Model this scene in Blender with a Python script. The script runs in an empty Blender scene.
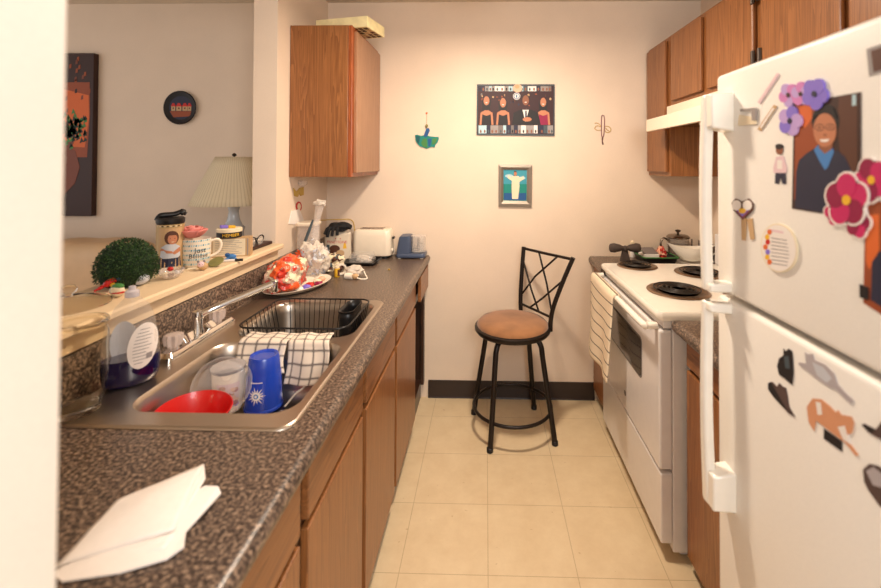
import bpy, bmesh, math, random
from mathutils import Vector, noise
random.seed(7)
PI = math.pi
sin, cos = math.sin, math.cos
SC = bpy.context.scene
C = SC.collection

# ------------------------------------------------------------------ camera
F, YAW, PITCH, ROLL, PPX, PPY = 430.27, .0236, .0141, .0032, 475.48, 157.48
CAM = Vector((0, 0, 1.4))
cd = bpy.data.cameras.new('camera'); cam = bpy.data.objects.new('camera', cd); C.objects.link(cam)
cd.sensor_width = 36; cd.sensor_fit = 'HORIZONTAL'; cd.lens = F * 36 / 881
cd.shift_x = (440.5 - PPX) / 881; cd.shift_y = (PPY - 294) / 881
cam.location = CAM
cam.rotation_mode = 'XYZ'
from mathutils import Matrix
cam.rotation_euler = (Matrix.Rotation(YAW, 3, 'Z') @ Matrix.Rotation(PI/2 + PITCH, 3, 'X') @ Matrix.Rotation(ROLL, 3, 'Z')).to_euler()
cd.clip_start = .02
cd.dof.use_dof = True; cd.dof.focus_distance = 1.9; cd.dof.aperture_fstop = 2.4
SC.camera = cam
# ------------------------------------------------------------------ light and exposure
SC.view_settings.view_transform = 'Standard'; SC.view_settings.look = 'None'
SC.view_settings.gamma = 1; SC.view_settings.use_curve_mapping = False
SC.view_settings.exposure = 0.36
W = bpy.data.worlds.new('world'); SC.world = W; W.use_nodes = True
W.node_tree.nodes['Background'].inputs[0].default_value = (1, .91, .85, 1)
W.node_tree.nodes['Background'].inputs[1].default_value = .62
def light(name, kind, loc, power, col, size=.1, rot=(0, 0, 0), size_y=None):
    l = bpy.data.lights.new(name, kind); l.energy = power; l.color = col
    if kind == 'AREA':
        l.size = size
        if size_y: l.shape = 'RECTANGLE'; l.size_y = size_y
    else: l.shadow_soft_size = size
    o = bpy.data.objects.new(name, l); C.objects.link(o); o.location = loc; o.rotation_euler = rot
    return o
light('ceiling_lamp_light', 'AREA', (.03, 1.66, 2.2), 22, (1, .83, .66), .14)
light('hall_lamp_light', 'AREA', (.55, -.9, 1.9), 25, (1, .985, .98), .9, (math.radians(66), 0, math.radians(22)))  # added fill behind the camera, no lamp is seen there
light('living_window_light', 'AREA', (-3.7, .9, 1.7), 4, (.80, .90, 1), 1.3, (0, math.radians(-90), math.radians(25)))  # added cool fill for the living room, no window is seen

def ray(x, y):
    X = x - PPX; Y = y - PPY
    cr, sr = cos(ROLL), sin(ROLL); X, Y = X*cr + Y*sr, -X*sr + Y*cr
    r, u = X/F, -Y/F
    cp, sp = cos(PITCH), sin(PITCH)
    d, u1 = cp - u*sp, sp + u*cp
    cy, sy = cos(YAW), sin(YAW)
    return Vector((r*cy - d*sy, r*sy + d*cy, u1))
def on(x, y, ax, v):
    """point of the room seen at photo pixel x, y on the plane axis = v"""
    R = ray(x, y); return CAM + R * ((v - CAM[ax]) / R[ax])

# ------------------------------------------------------------------ materials
def lin(c):
    return tuple(((v/255)/12.92 if v/255 <= .04045 else ((v/255+.055)/1.055)**2.4) for v in c)
M = {}
def newmat(name):
    m = bpy.data.materials.new(name); m.use_nodes = True
    b = m.node_tree.nodes['Principled BSDF']; M[name] = m
    return m, m.node_tree.nodes, m.node_tree.links, b
def mat(name, rgb, rough=.5, metal=0, trans=0, alpha=1, ior=1.45, var=0, scale=30, bump=0, sheen=0, coat=0, emit=0):
    m, N, L, b = newmat(name); c = lin(rgb)
    b.inputs['Base Color'].default_value = (*c, 1); b.inputs['Roughness'].default_value = rough
    b.inputs['Metallic'].default_value = metal; b.inputs['Transmission Weight'].default_value = trans
    b.inputs['Alpha'].default_value = alpha; b.inputs['IOR'].default_value = ior
    b.inputs['Coat Weight'].default_value = coat; b.inputs['Sheen Weight'].default_value = sheen
    if emit: b.inputs['Emission Color'].default_value = (*c, 1); b.inputs['Emission Strength'].default_value = emit
    t = N.new('ShaderNodeTexCoord'); n = N.new('ShaderNodeTexNoise'); n.inputs['Scale'].default_value = scale
    n.inputs['Detail'].default_value = 4; L.new(t.outputs['Object'], n.inputs['Vector'])
    if var >= 0:
        r = N.new('ShaderNodeValToRGB'); v = max(var, .02)
        r.color_ramp.elements[0].position = .3; r.color_ramp.elements[1].position = .7
        r.color_ramp.elements[0].color = (*[x*(1-v) for x in c], 1); r.color_ramp.elements[1].color = (*[min(1, x*(1+v)) for x in c], 1)
        L.new(n.outputs['Fac'], r.inputs['Fac']); L.new(r.outputs['Color'], b.inputs['Base Color'])
    if bump:
        k = N.new('ShaderNodeBump'); k.inputs['Strength'].default_value = bump; k.inputs['Distance'].default_value = .002
        L.new(n.outputs['Fac'], k.inputs['Height']); L.new(k.outputs['Normal'], b.inputs['Normal'])
    return m
def wood(name, c1, c2, stretch=(9, 9, .5), rough=.38, coat=.15):
    m, N, L, b = newmat(name)
    t = N.new('ShaderNodeTexCoord'); mp = N.new('ShaderNodeMapping'); mp.inputs['Scale'].default_value = stretch
    L.new(t.outputs['Object'], mp.inputs['Vector'])
    n = N.new('ShaderNodeTexNoise'); n.inputs['Scale'].default_value = 1.5; n.inputs['Detail'].default_value = 3; n.inputs['Distortion'].default_value = .4
    L.new(mp.outputs[0], n.inputs['Vector'])
    w = N.new('ShaderNodeMath'); w.operation = 'MULTIPLY'; w.inputs[1].default_value = 14
    L.new(n.outputs['Fac'], w.inputs[0])
    fr = N.new('ShaderNodeMath'); fr.operation = 'FRACT'; L.new(w.outputs[0], fr.inputs[0])
    n2 = N.new('ShaderNodeTexNoise'); n2.inputs['Scale'].default_value = 22; n2.inputs['Detail'].default_value = 5
    L.new(mp.outputs[0], n2.inputs['Vector'])
    mx = N.new('ShaderNodeMix'); mx.inputs[0].default_value = .55; mx.data_type = 'FLOAT'
    L.new(fr.outputs[0], mx.inputs[2]); L.new(n2.outputs['Fac'], mx.inputs[3])
    r = N.new('ShaderNodeValToRGB'); r.color_ramp.elements[0].position = .25; r.color_ramp.elements[1].position = .75
    r.color_ramp.elements[0].color = (*lin(c1), 1); r.color_ramp.elements[1].color = (*lin(c2), 1)
    L.new(mx.outputs[0], r.inputs['Fac']); L.new(r.outputs['Color'], b.inputs['Base Color'])
    b.inputs['Roughness'].default_value = rough; b.inputs['Coat Weight'].default_value = coat
    return m
wood('oak', (122, 74, 36), (158, 102, 56), (13, 13, .45))
wood('oak_dark_and_shade', (44, 25, 15), (66, 39, 23))  # cabinet bodies: gap shade painted as darker oak; also the end table's wood
wood('oak_horizontal', (116, 70, 36), (152, 98, 54), (9, .5, 9))
wood('birch', (206, 174, 128), (224, 192, 146), (3, .4, 3), .45, 0)
mat('gap_dark', (34, 22, 15), .8)
# wallpapered wall
def wallmat(name, rgb, bump=.25):
    m, N, L, b = newmat(name); c = lin(rgb)
    t = N.new('ShaderNodeTexCoord'); mp = N.new('ShaderNodeMapping'); mp.inputs['Scale'].default_value = (60, 60, 140)
    L.new(t.outputs['Object'], mp.inputs['Vector'])
    n = N.new('ShaderNodeTexNoise'); n.inputs['Scale'].default_value = 3; n.inputs['Detail'].default_value = 3
    L.new(mp.outputs[0], n.inputs['Vector'])
    n2 = N.new('ShaderNodeTexNoise'); n2.inputs['Scale'].default_value = 5; L.new(t.outputs['Object'], n2.inputs['Vector'])
    mx = N.new('ShaderNodeMix'); mx.data_type = 'FLOAT'; mx.inputs[0].default_value = .5
    L.new(n.outputs['Fac'], mx.inputs[2]); L.new(n2.outputs['Fac'], mx.inputs[3])
    r = N.new('ShaderNodeValToRGB'); r.color_ramp.elements[0].position = .35; r.color_ramp.elements[1].position = .65
    r.color_ramp.elements[0].color = (*[x*.955 for x in c], 1); r.color_ramp.elements[1].color = (*[min(1, x*1.03) for x in c], 1)
    L.new(mx.outputs[0], r.inputs['Fac']); L.new(r.outputs['Color'], b.inputs['Base Color'])
    k = N.new('ShaderNodeBump'); k.inputs['Strength'].default_value = bump; k.inputs['Distance'].default_value = .001
    L.new(n.outputs['Fac'], k.inputs['Height']); L.new(k.outputs['Normal'], b.inputs['Normal'])
    b.inputs['Roughness'].default_value = .6
wallmat('wall_paint', (231, 211, 189))
wallmat('wall_white', (232, 224, 212), .1)
wallmat('ceiling_paint', (215, 200, 180), .5)
wallmat('ledge_paint', (230, 205, 168), .05)
# speckled laminate
def laminate(name, stretch):
    m, N, L, b = newmat(name)
    t = N.new('ShaderNodeTexCoord'); mp = N.new('ShaderNodeMapping'); mp.inputs['Scale'].default_value = stretch
    L.new(t.outputs['Object'], mp.inputs['Vector'])
    n = N.new('ShaderNodeTexNoise'); n.inputs['Scale'].default_value = 155; n.inputs['Detail'].default_value = 2.5; n.inputs['Roughness'].default_value = .5
    L.new(mp.outputs[0], n.inputs['Vector'])
    r = N.new('ShaderNodeValToRGB'); e = r.color_ramp.elements
    e[0].position = .36; e[0].color = (*lin((44, 35, 30)), 1); e[1].position = .68; e[1].color = (*lin((158, 134, 112)), 1)
    k = e.new(.47); k.color = (*lin((82, 67, 58)), 1); k = e.new(.55); k.color = (*lin((110, 92, 78)), 1)
    L.new(n.outputs['Fac'], r.inputs['Fac']); L.new(r.outputs['Color'], b.inputs['Base Color'])
    b.inputs['Roughness'].default_value = .32
laminate('laminate', (1, 1, 1))
# vinyl floor tiles
def floormat():
    m, N, L, b = newmat('floor_tile')
    t = N.new('ShaderNodeTexCoord'); sp = N.new('ShaderNodeSeparateXYZ'); L.new(t.outputs['Object'], sp.inputs[0])
    def math_(op, a, v=None, w=None):
        q = N.new('ShaderNodeMath'); q.operation = op
        for i, s in enumerate((a, v, w)):
            if s is None: continue
            if isinstance(s, (int, float)): q.inputs[i].default_value = s
            else: L.new(s, q.inputs[i])
        return q.outputs[0]
    def line(axis, off):
        a = math_('FRACT', math_('DIVIDE', math_('ADD', axis, -off + 30*.3048), .3048))
        return math_('LESS_THAN', math_('MINIMUM', a, math_('SUBTRACT', 1.0, a)), .0042)
    g = math_('MAXIMUM', line(sp.outputs[0], .0124), line(sp.outputs[1], 2.0931))
    n = N.new('ShaderNodeTexNoise'); n.inputs['Scale'].default_value = 9; n.inputs['Detail'].default_value = 6; n.inputs['Roughness'].default_value = .7
    L.new(t.outputs['Object'], n.inputs['Vector'])
    r = N.new('ShaderNodeValToRGB'); e = r.color_ramp.elements
    e[0].position = .3; e[0].color = (*lin((212, 188, 150)), 1); e[1].position = .7; e[1].color = (*lin((224, 203, 166)), 1)
    L.new(n.outputs['Fac'], r.inputs['Fac'])
    # scattered small scuffs
    v = N.new('ShaderNodeTexNoise'); v.inputs['Scale'].default_value = 60; v.inputs['Detail'].default_value = 2
    mp = N.new('ShaderNodeMapping'); mp.inputs['Scale'].default_value = (.6, 1, 1); L.new(t.outputs['Object'], mp.inputs['Vector']); L.new(mp.outputs[0], v.inputs['Vector'])
    sc = math_('MULTIPLY', math_('GREATER_THAN', v.outputs['Fac'], .74), .45)
    m1 = N.new('ShaderNodeMix'); m1.data_type = 'RGBA'; L.new(sc, m1.inputs[0]); L.new(r.outputs['Color'], m1.inputs[6]); m1.inputs[7].default_value = (*lin((150, 105, 70)), 1)
    m2 = N.new('ShaderNodeMix'); m2.data_type = 'RGBA'; L.new(math_('MULTIPLY', g, .5), m2.inputs[0]); L.new(m1.outputs[2], m2.inputs[6]); m2.inputs[7].default_value = (*lin((140, 112, 78)), 1)
    L.new(m2.outputs[2], b.inputs['Base Color']); b.inputs['Roughness'].default_value = .42
floormat()
# brushed steel
def steel(name, rgb, rough, stretch=(4, 120, 120)):
    m, N, L, b = newmat(name); b.inputs['Metallic'].default_value = 1
    t = N.new('ShaderNodeTexCoord'); mp = N.new('ShaderNodeMapping'); mp.inputs['Scale'].default_value = stretch; L.new(t.outputs['Object'], mp.inputs['Vector'])
    n = N.new('ShaderNodeTexNoise'); n.inputs['Scale'].default_value = 4; n.inputs['Detail'].default_value = 3; L.new(mp.outputs[0], n.inputs['Vector'])
    r = N.new('ShaderNodeMapRange'); r.inputs['To Min'].default_value = rough - .06; r.inputs['To Max'].default_value = rough + .1
    L.new(n.outputs['Fac'], r.inputs['Value']); L.new(r.outputs[0], b.inputs['Roughness'])
    b.inputs['Base Color'].default_value = (*lin(rgb), 1)
steel('sink_steel', (196, 184, 170), .3)
mat('chrome', (225, 222, 218), .08, 1)
mat('dull_chrome', (150, 140, 130), .25, 1)
mat('appliance_white', (232, 228, 226), .3, coat=.3, var=0)
mat('fridge_white', (240, 236, 228), .4, var=0, bump=.08, scale=300)
mat('enamel', (244, 238, 226), .18, coat=.4)
mat('gasket', (150, 145, 138), .7)
mat('appliance_grey', (120, 116, 112), .5)
mat('oven_glass', (62, 60, 60), .12, coat=.5)
mat('coil_black', (42, 36, 32), .45, .3)
mat('drip_pan', (150, 126, 104), .3, .9)
mat('black_metal', (34, 26, 22), .38, .4)
mat('bronze_pan', (70, 58, 48), .4, .6)
mat('suede', (150, 104, 66), .9, var=.22, scale=9, sheen=.3)
mat('vinyl_base', (50, 38, 32), .35)
mat('black_plastic', (24, 22, 22), .38)
mat('black_rubber', (26, 25, 26), .75, bump=.4, scale=60)
mat('white_plastic', (236, 226, 208), .35)
mat('cream', (240, 226, 204), .3)
mat('paper_white', (240, 232, 224), .8, bump=.1, scale=80)
mat('blue_plastic', (28, 66, 176), .25, coat=.3)
mat('deep_blue', (28, 60, 150), .4)
mat('red_plastic', (206, 24, 22), .3, coat=.3)
mat('slate_blue', (72, 84, 108), .35)
mat('sofa_leather', (212, 180, 142), .5, bump=.3, scale=12, var=.06)
mat('lampshade', (226, 212, 178), .8, bump=.2, scale=50)
mat('ceramic', (196, 200, 204), .2, coat=.4)
mat('leaf', (34, 60, 26), .6, var=.35, scale=40)
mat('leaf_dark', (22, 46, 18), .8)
mat('soap_blue', (20, 14, 62), .08, trans=.15, coat=.5)
m_ = mat('glass', (250, 246, 236), .03, trans=1, ior=1.12, var=-1)
m_ = mat('thin_plastic', (244, 236, 226), .22, alpha=.22, var=-1, coat=.5)
m_ = mat('clear_bottle', (226, 216, 204), .12, alpha=.16, var=-1, coat=.4)
m_ = mat('cloudy_plastic', (238, 228, 220), .3, alpha=.3, var=-1, coat=.4)
mat('frosted', (214, 208, 214), .4, alpha=.75, var=-1)
mat('crumple_white', (226, 214, 198), .35, alpha=.8, bump=.6, scale=30, coat=.3)
mat('lamp_glow', (255, 225, 180), .5, emit=4)
mat('candle', (240, 226, 200), .4)
def plain(name, rgb, rough=.55): return mat('print_' + name, rgb, rough, var=0)
for n_, c_ in dict(black=(28, 24, 26), navy=(38, 40, 62), blue=(70, 128, 190), skin=(190, 124, 90), skin_dark=(140, 86, 60), brown=(88, 52, 36),
    orange=(216, 104, 44), rust=(150, 72, 36), darkbrown=(58, 34, 28), white=(238, 230, 222), grey=(150, 144, 142), lilac=(188, 158, 214),
    violet=(132, 112, 206), pink=(206, 128, 190), palepink=(226, 196, 200), magenta=(196, 34, 96), crimson=(142, 20, 66), yellow=(232, 180, 44),
    gold=(196, 160, 70), green=(70, 130, 66), teal=(20, 132, 120), darkteal=(18, 84, 92), deepblue=(32, 84, 140), skyteal=(60, 150, 168),
    silver=(150, 140, 134), tan=(196, 160, 116), red=(196, 40, 34), catorange=(212, 150, 112), pot=(124, 66, 46), plantdark=(34, 50, 34), catgrey=(176, 168, 170), catbrown=(84, 66, 62),
    cream=(232, 216, 184), plum=(126, 58, 76), lightblue=(176, 206, 214), glassgrey=(120, 110, 106), olive=(128, 122, 70), peach=(232, 180, 150), shirt=(196, 198, 204),
    maroon=(84, 30, 30), wine=(56, 26, 30), slate=(70, 82, 88)).items(): plain(n_, c_)
def P_(n): return M['print_' + n]
# plaid and striped cloths (pattern follows the weave = UV)
def cloth(name, base, lines, nu, nv, w=.08, band=None):
    m, N, L, b = newmat(name)
    t = N.new('ShaderNodeTexCoord'); sp = N.new('ShaderNodeSeparateXYZ'); L.new(t.outputs['UV'], sp.inputs[0])
    def mth(op, a, v):
        q = N.new('ShaderNodeMath'); q.operation = op
        for i, s in enumerate((a, v)):
            if isinstance(s, (int, float)): q.inputs[i].default_value = s
            else: L.new(s, q.inputs[i])
        return q.outputs[0]
    def ln(ax, n, width):
        if not n: return None
        return mth('LESS_THAN', mth('ABSOLUTE', mth('SUBTRACT', mth('FRACT', mth('MULTIPLY', ax, n)), .5), 0), width)
    def ab(ax, n, width):
        f = mth('FRACT', mth('MULTIPLY', ax, n), 0); f = mth('SUBTRACT', f, .5); f = mth('ABSOLUTE', f, 0); return mth('LESS_THAN', f, width)
    col = N.new('ShaderNodeMix'); col.data_type = 'RGBA'; col.inputs[6].default_value = (*lin(base), 1); col.inputs[7].default_value = (*lin(lines), 1)
    a = ab(sp.outputs[0], nu, w) if nu else None; c = ab(sp.outputs[1], nv, w) if nv else None
    if a and c: s = mth('MINIMUM', mth('ADD', a, c), 1)
    else: s = a or c
    if band:
        a2 = mth('MULTIPLY', ab(sp.outputs[0], nu, w*2.6), band); c2 = mth('MULTIPLY', ab(sp.outputs[1], nv, w*2.6), band)
        s = mth('MAXIMUM', s, mth('ADD', a2, c2))
    s = mth('MULTIPLY', s, .88); L.new(s, col.inputs[0]); L.new(col.outputs[2], b.inputs['Base Color']); b.inputs['Roughness'].default_value = .9
cloth('plaid_cloth', (226, 210, 192), (84, 74, 72), 4, 5, .045, .4)
cloth('stripe_cloth', (232, 214, 186), (66, 56, 50), 0, 8, .055)
cloth('shade_cloth', (226, 212, 182), (206, 190, 158), 70, 0, .16)  # lampshade: darker lines paint crease shade into the pleat valleys

# ------------------------------------------------------------------ geometry helpers
class MB:
    def __init__(s): s.v = []; s.f = []; s.m = []; s.uv = {}
    def add(s, vs, fs, mi=0):
        o = len(s.v); s.v += [Vector(p) for p in vs]
        for f in fs: s.f.append([o+i for i in f]); s.m.append(mi)
        return s
    def box(s, a, b, mi=0):
        x0, y0, z0 = a; x1, y1, z1 = b
        x0, x1 = sorted((x0, x1)); y0, y1 = sorted((y0, y1)); z0, z1 = sorted((z0, z1))
        return s.add([(x0,y0,z0),(x1,y0,z0),(x1,y1,z0),(x0,y1,z0),(x0,y0,z1),(x1,y0,z1),(x1,y1,z1),(x0,y1,z1)],
                     [(3,2,1,0),(4,5,6,7),(0,1,5,4),(1,2,6,5),(2,3,7,6),(3,0,4,7)], mi)
    def prism(s, pts, vec, mi=0):
        vec = Vector(vec); n = len(pts); pts = [Vector(p) for p in pts]
        nrm = Vector((0, 0, 0))
        for i in range(n): nrm += (pts[i]-pts[0]).cross(pts[(i+1) % n]-pts[0])
        if nrm.dot(vec) < 0: pts = pts[::-1]
        return s.add(pts + [p+vec for p in pts], [tuple(range(n))[::-1], tuple(range(n, 2*n))] + [(i, (i+1) % n, n+(i+1) % n, n+i) for i in range(n)], mi)
    def lathe(s, prof, c=(0, 0, 0), n=32, mi=0, ax=None, caps=True):
        o = len(s.v); c = Vector(c); q = Vector((0, 0, 1)).rotation_difference(Vector(ax)) if ax else None
        for r, z in prof:
            for k in range(n):
                p = Vector((r*cos(2*PI*k/n), r*sin(2*PI*k/n), z))
                if q: p = q @ p
                s.v.append(p + c)
        for j in range(len(prof)-1):
            for k in range(n):
                s.f.append([o+j*n+k, o+j*n+(k+1) % n, o+(j+1)*n+(k+1) % n, o+(j+1)*n+k]); s.m.append(mi)
        if caps:
            if prof[0][0] > 1e-4: s.f.append([o+k for k in range(n)][::-1]); s.m.append(mi)
            if prof[-1][0] > 1e-4: s.f.append([o+(len(prof)-1)*n+k for k in range(n)]); s.m.append(mi)
        return s
    def tube(s, path, r, n=10, mi=0, closed=False, flat=None):
        path = [Vector(p) for p in path]; L = len(path); rs = r if isinstance(r, (list, tuple)) else [r]*L
        o = len(s.v); up = None
        for i, p in enumerate(path):
            if closed: t = path[(i+1) % L] - path[i-1]
            else: t = path[min(i+1, L-1)] - path[max(i-1, 0)]
            t.normalize()
            if up is None: up = Vector((0, 0, 1)) if abs(t.z) < .9 else Vector((0, 1, 0))
            sd = t.cross(up)
            if sd.length < 1e-5: sd = t.cross(Vector((1, 0, 0)))
            sd.normalize(); up = sd.cross(t).normalized()
            for k in range(n):
                a = 2*PI*k/n; s.v.append(p + sd*cos(a)*rs[i] + up*sin(a)*rs[i]*(flat or 1))
        for i in range(L if closed else L-1):
            j = (i+1) % L
            for k in range(n): s.f.append([o+i*n+k, o+i*n+(k+1) % n, o+j*n+(k+1) % n, o+j*n+k]); s.m.append(mi)
        if not closed:
            s.f.append([o+k for k in range(n)][::-1]); s.m.append(mi); s.f.append([o+(L-1)*n+k for k in range(n)]); s.m.append(mi)
        return s
    def loft(s, loops, mi=0, cap0=False, cap1=False, closed=True):
        o = len(s.v); n = len(loops[0])
        for l in loops: s.v += [Vector(p) for p in l]
        for j in range(len(loops)-1):
            for k in range(n if closed else n-1): s.f.append([o+j*n+k, o+j*n+(k+1) % n, o+(j+1)*n+(k+1) % n, o+(j+1)*n+k]); s.m.append(mi)
        if cap0: s.f.append([o+k for k in range(n)][::-1]); s.m.append(mi)
        if cap1: s.f.append([o+(len(loops)-1)*n+k for k in range(n)]); s.m.append(mi)
        return s
    def grid(s, fn, nu, nv, mi=0):
        o = len(s.v)
        for j in range(nv+1):
            for i in range(nu+1): s.v.append(Vector(fn(i/nu, j/nv)))
        for j in range(nv):
            for i in range(nu):
                a = o+j*(nu+1)+i; s.uv[len(s.f)] = [(i/nu, j/nv), ((i+1)/nu, j/nv), ((i+1)/nu, (j+1)/nv), (i/nu, (j+1)/nv)]
                s.f.append([a, a+1, a+nu+2, a+nu+1]); s.m.append(mi)
        return s
    def blob(s, c, r, amp=.25, freq=2, seed=0, sub=4, mi=0, crumple=0):
        bm = bmesh.new(); bmesh.ops.create_icosphere(bm, subdivisions=sub, radius=1)
        vs = []
        for v in bm.verts:
            d = v.co.normalized(); k = 1 + amp*noise.noise(d*freq + Vector((seed*7.3, seed, 0)))
            if crumple: k += crumple*(abs(noise.noise(d*freq*2.7 + Vector((seed, 0, 5)))) - .15)
            vs.append(Vector((c[0]+d.x*r[0]*k, c[1]+d.y*r[1]*k, c[2]+d.z*r[2]*k)))
        fs = [[q.index for q in f.verts] for f in bm.faces]; bm.free()
        return s.add(vs, fs, mi)
    def sheet(s, pts, fn, mi=0, cuts=4):
        """2-D polygon, cut finely and mapped through fn(u, v)"""
        bm = bmesh.new(); f = bm.faces.new([bm.verts.new((p[0], p[1], 0)) for p in pts])
        bmesh.ops.triangulate(bm, faces=[f])
        if cuts: bmesh.ops.subdivide_edges(bm, edges=bm.edges[:], cuts=cuts, use_grid_fill=True)
        bm.verts.index_update()
        s.add([fn(v.co.x, v.co.y) for v in bm.verts], [[q.index for q in f.verts] for f in bm.faces], mi); bm.free()
        return s
    def text(s, body, size, fn, mi=0, extrude=0):
        cu = bpy.data.curves.new('t', 'FONT'); cu.body = body; cu.size = size; cu.align_x = 'CENTER'; cu.align_y = 'CENTER'; cu.resolution_u = 2
        o = bpy.data.objects.new('t', cu); C.objects.link(o); bpy.context.view_layer.update()
        me = bpy.data.meshes.new_from_object(o)
        s.add([fn(v.co.x, v.co.y) for v in me.vertices], [list(p.vertices) for p in me.polygons], mi)
        bpy.data.objects.remove(o); bpy.data.curves.remove(cu); bpy.data.meshes.remove(me)
        return s
    def build(s, name, mats, parent=None, smooth=None, bevel=0, solid=0, loc=None, origin=None, rotz=0, recalc=True, sub=0):
        """origin: world point the vertices are given relative to (they are world coordinates)"""
        me = bpy.data.meshes.new(name)
        if origin is None and parent is not None: origin = ORG.get(parent.name)
        og = Vector(origin) if origin is not None else Vector((0, 0, 0))
        me.from_pydata([p-og for p in s.v], [], s.f)
        mats = mats if isinstance(mats, (list, tuple)) else [mats]
        for m in mats: me.materials.append(M[m] if isinstance(m, str) else m)
        me.polygons.foreach_set('material_index', s.m)
        if s.uv:
            u = me.uv_layers.new(name='UVMap')
            for fi, l in s.uv.items():
                for li, w in zip(me.polygons[fi].loop_indices, l): u.data[li].uv = w
        if recalc:
            bm = bmesh.new(); bm.from_mesh(me); bmesh.ops.recalc_face_normals(bm, faces=bm.faces[:]); bm.to_mesh(me); bm.free()
        if smooth is not None:
            me.polygons.foreach_set('use_smooth', [True]*len(me.polygons)); me.set_sharp_from_angle(angle=math.radians(smooth))
        me.update()
        o = bpy.data.objects.new(name, me); C.objects.link(o)
        if parent is not None: o.parent = parent; ORG[o.name] = ORG.get(parent.name)
        elif loc is not None: o.location = loc; o.rotation_euler.z = rotz; ORG[o.name] = None
        elif origin is not None: o.location = og; ORG[o.name] = og
        if bevel:
            b = o.modifiers.new('bevel', 'BEVEL'); b.width = bevel; b.segments = 2; b.limit_method = 'ANGLE'; b.angle_limit = math.radians(40)
        if solid: b = o.modifiers.new('thickness', 'SOLIDIFY'); b.thickness = solid; b.offset = 0
        if sub: b = o.modifiers.new('smooth', 'SUBSURF'); b.levels = sub; b.render_levels = sub
        return o
ORG = {}
def thing(name, label, cat, loc=(0, 0, 0), group=None, local=False, rotz=0):
    """Empty at the base; parts are then given in world coordinates (local=False) or in its own frame"""
    o = bpy.data.objects.new(name, None); C.objects.link(o); o.location = loc; o.rotation_euler.z = rotz
    o.empty_display_size = .05
    ORG[o.name] = None if local else Vector(loc)
    return tag(o, label, cat, group)
def tag(o, label, cat, group=None):
    o['label'] = label; o['category'] = cat
    if group: o['group'] = group
    return o
def struct(o, label=None):
    o['kind'] = 'structure'
    if label: o['label'] = label; o['category'] = o.name.split('_')[0]
    return o
def Bx(a, b): return MB().box(a, b)
def rrect(cx, cy, w, d, r, z, n=6):
    o = []
    for sx, sy, a0 in ((1, 1, 0), (-1, 1, 90), (-1, -1, 180), (1, -1, 270)):
        for k in range(n+1):
            a = math.radians(a0 + 90*k/n); o.append((cx + sx*(w/2-r) + r*cos(a), cy + sy*(d/2-r) + r*sin(a), z))
    return o
def arc(p, q, n=6):
    return [(p[0]+(q[0]-p[0])*i/n, p[1]+(q[1]-p[1])*i/n) for i in range(n+1)]
def smooth_path(pts, n=8):
    pts = [Vector(p) for p in pts]; out = []
    for i in range(len(pts)-1):
        p0 = pts[max(i-1, 0)]; p1 = pts[i]; p2 = pts[i+1]; p3 = pts[min(i+2, len(pts)-1)]
        for k in range(n):
            t = k/n; out.append(.5*((2*p1)+(p2-p0)*t+(2*p0-5*p1+4*p2-p3)*t*t+(3*p1-p0-3*p2+p3)*t**3))
    out.append(pts[-1]); return out
def ell(cx, cy, rx, ry, n=20, rot=0, a0=0, a1=360):
    o = []; full = (a1-a0 == 360)
    for k in range(n if full else n+1):
        a = math.radians(a0+(a1-a0)*k/n); x, y = rx*cos(a), ry*sin(a); c, s_ = cos(math.radians(rot)), sin(math.radians(rot))
        o.append((cx+x*c-y*s_, cy+x*s_+y*c))
    return o

# ------------------------------------------------------------------ room
XL, XL2, XR, YB, ZC = -.964, -1.075, 1.283, 2.593, 2.379
struct(Bx((-4.2, -.6, -.05), (XR+.1, YB+.1, 0)).build('floor', 'floor_tile'), 'beige vinyl tile floor with thin dark joints')
struct(Bx((-4.2, -.2, ZC), (XR+.1, YB+.1, ZC+.06)).build('ceiling', 'ceiling_paint'), 'cream ceiling over kitchen and living room')
struct(Bx((-4.2, YB, 0), (XR+.1, YB+.1, ZC)).build('wall_back', 'wall_paint'), 'cream wall at the end of the kitchen with pictures on it')
struct(Bx((XR, -.2, 0), (XR+.1, YB, ZC)).build('wall_right', 'wall_paint'), 'cream wall behind stove and refrigerator')
lw = MB().box((XL2, .36, 0), (XL, 1.96, 1.0)).box((XL2, 1.96, 0), (XL, YB, ZC)).box((XL2, .36, 2.22), (XL, 1.96, ZC))
struct(lw.build('wall_left', 'wall_paint'), 'cream wall with open pass through above the sink')
et, eb = on(69, 0, 1, .36), on(58, 588, 1, .36)
kx = (et.x-eb.x)/(et.z-eb.z); e0, e1 = eb.x-kx*eb.z, eb.x+kx*(ZC-eb.z)
struct(MB().loft([[(-1.6, .24, 0), (e0, .24, 0), (e0, .36, 0), (-1.6, .36, 0)], [(-1.6, .24, ZC), (e1, .24, ZC), (e1, .36, ZC), (-1.6, .36, ZC)]], cap0=True, cap1=True).build('wall_front', 'wall_white', bevel=.003), 'blurred white wall end at the left edge of the view')
led = MB()
prof = [(-1.165, 1.03), (-.93, 1.03), (-.925, 1.025), (-.925, 1.012), (-.93, 1.008), (-1.165, 1.008)]
led.prism([(x, .362, z) for x, z in prof], (0, 1.597, 0))
struct(led.build('trim_1', 'ledge_paint'), 'cream wooden ledge capping the pass through wall')
struct(Bx((XL, .362, .962), (XL+.012, 1.96, 1.008)).build('trim_2', 'ledge_paint'), 'cream wooden strip under the ledge')
bb = MB().prism([(-.34, YB, 0), (-.34, YB-.012, 0), (-.34, YB-.009, .008), (-.34, YB-.004, .1), (-.34, YB, .102)], (.99, 0, 0))
struct(bb.build('baseboard_back', 'vinyl_base'), 'dark brown vinyl baseboard on the end wall')

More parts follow.
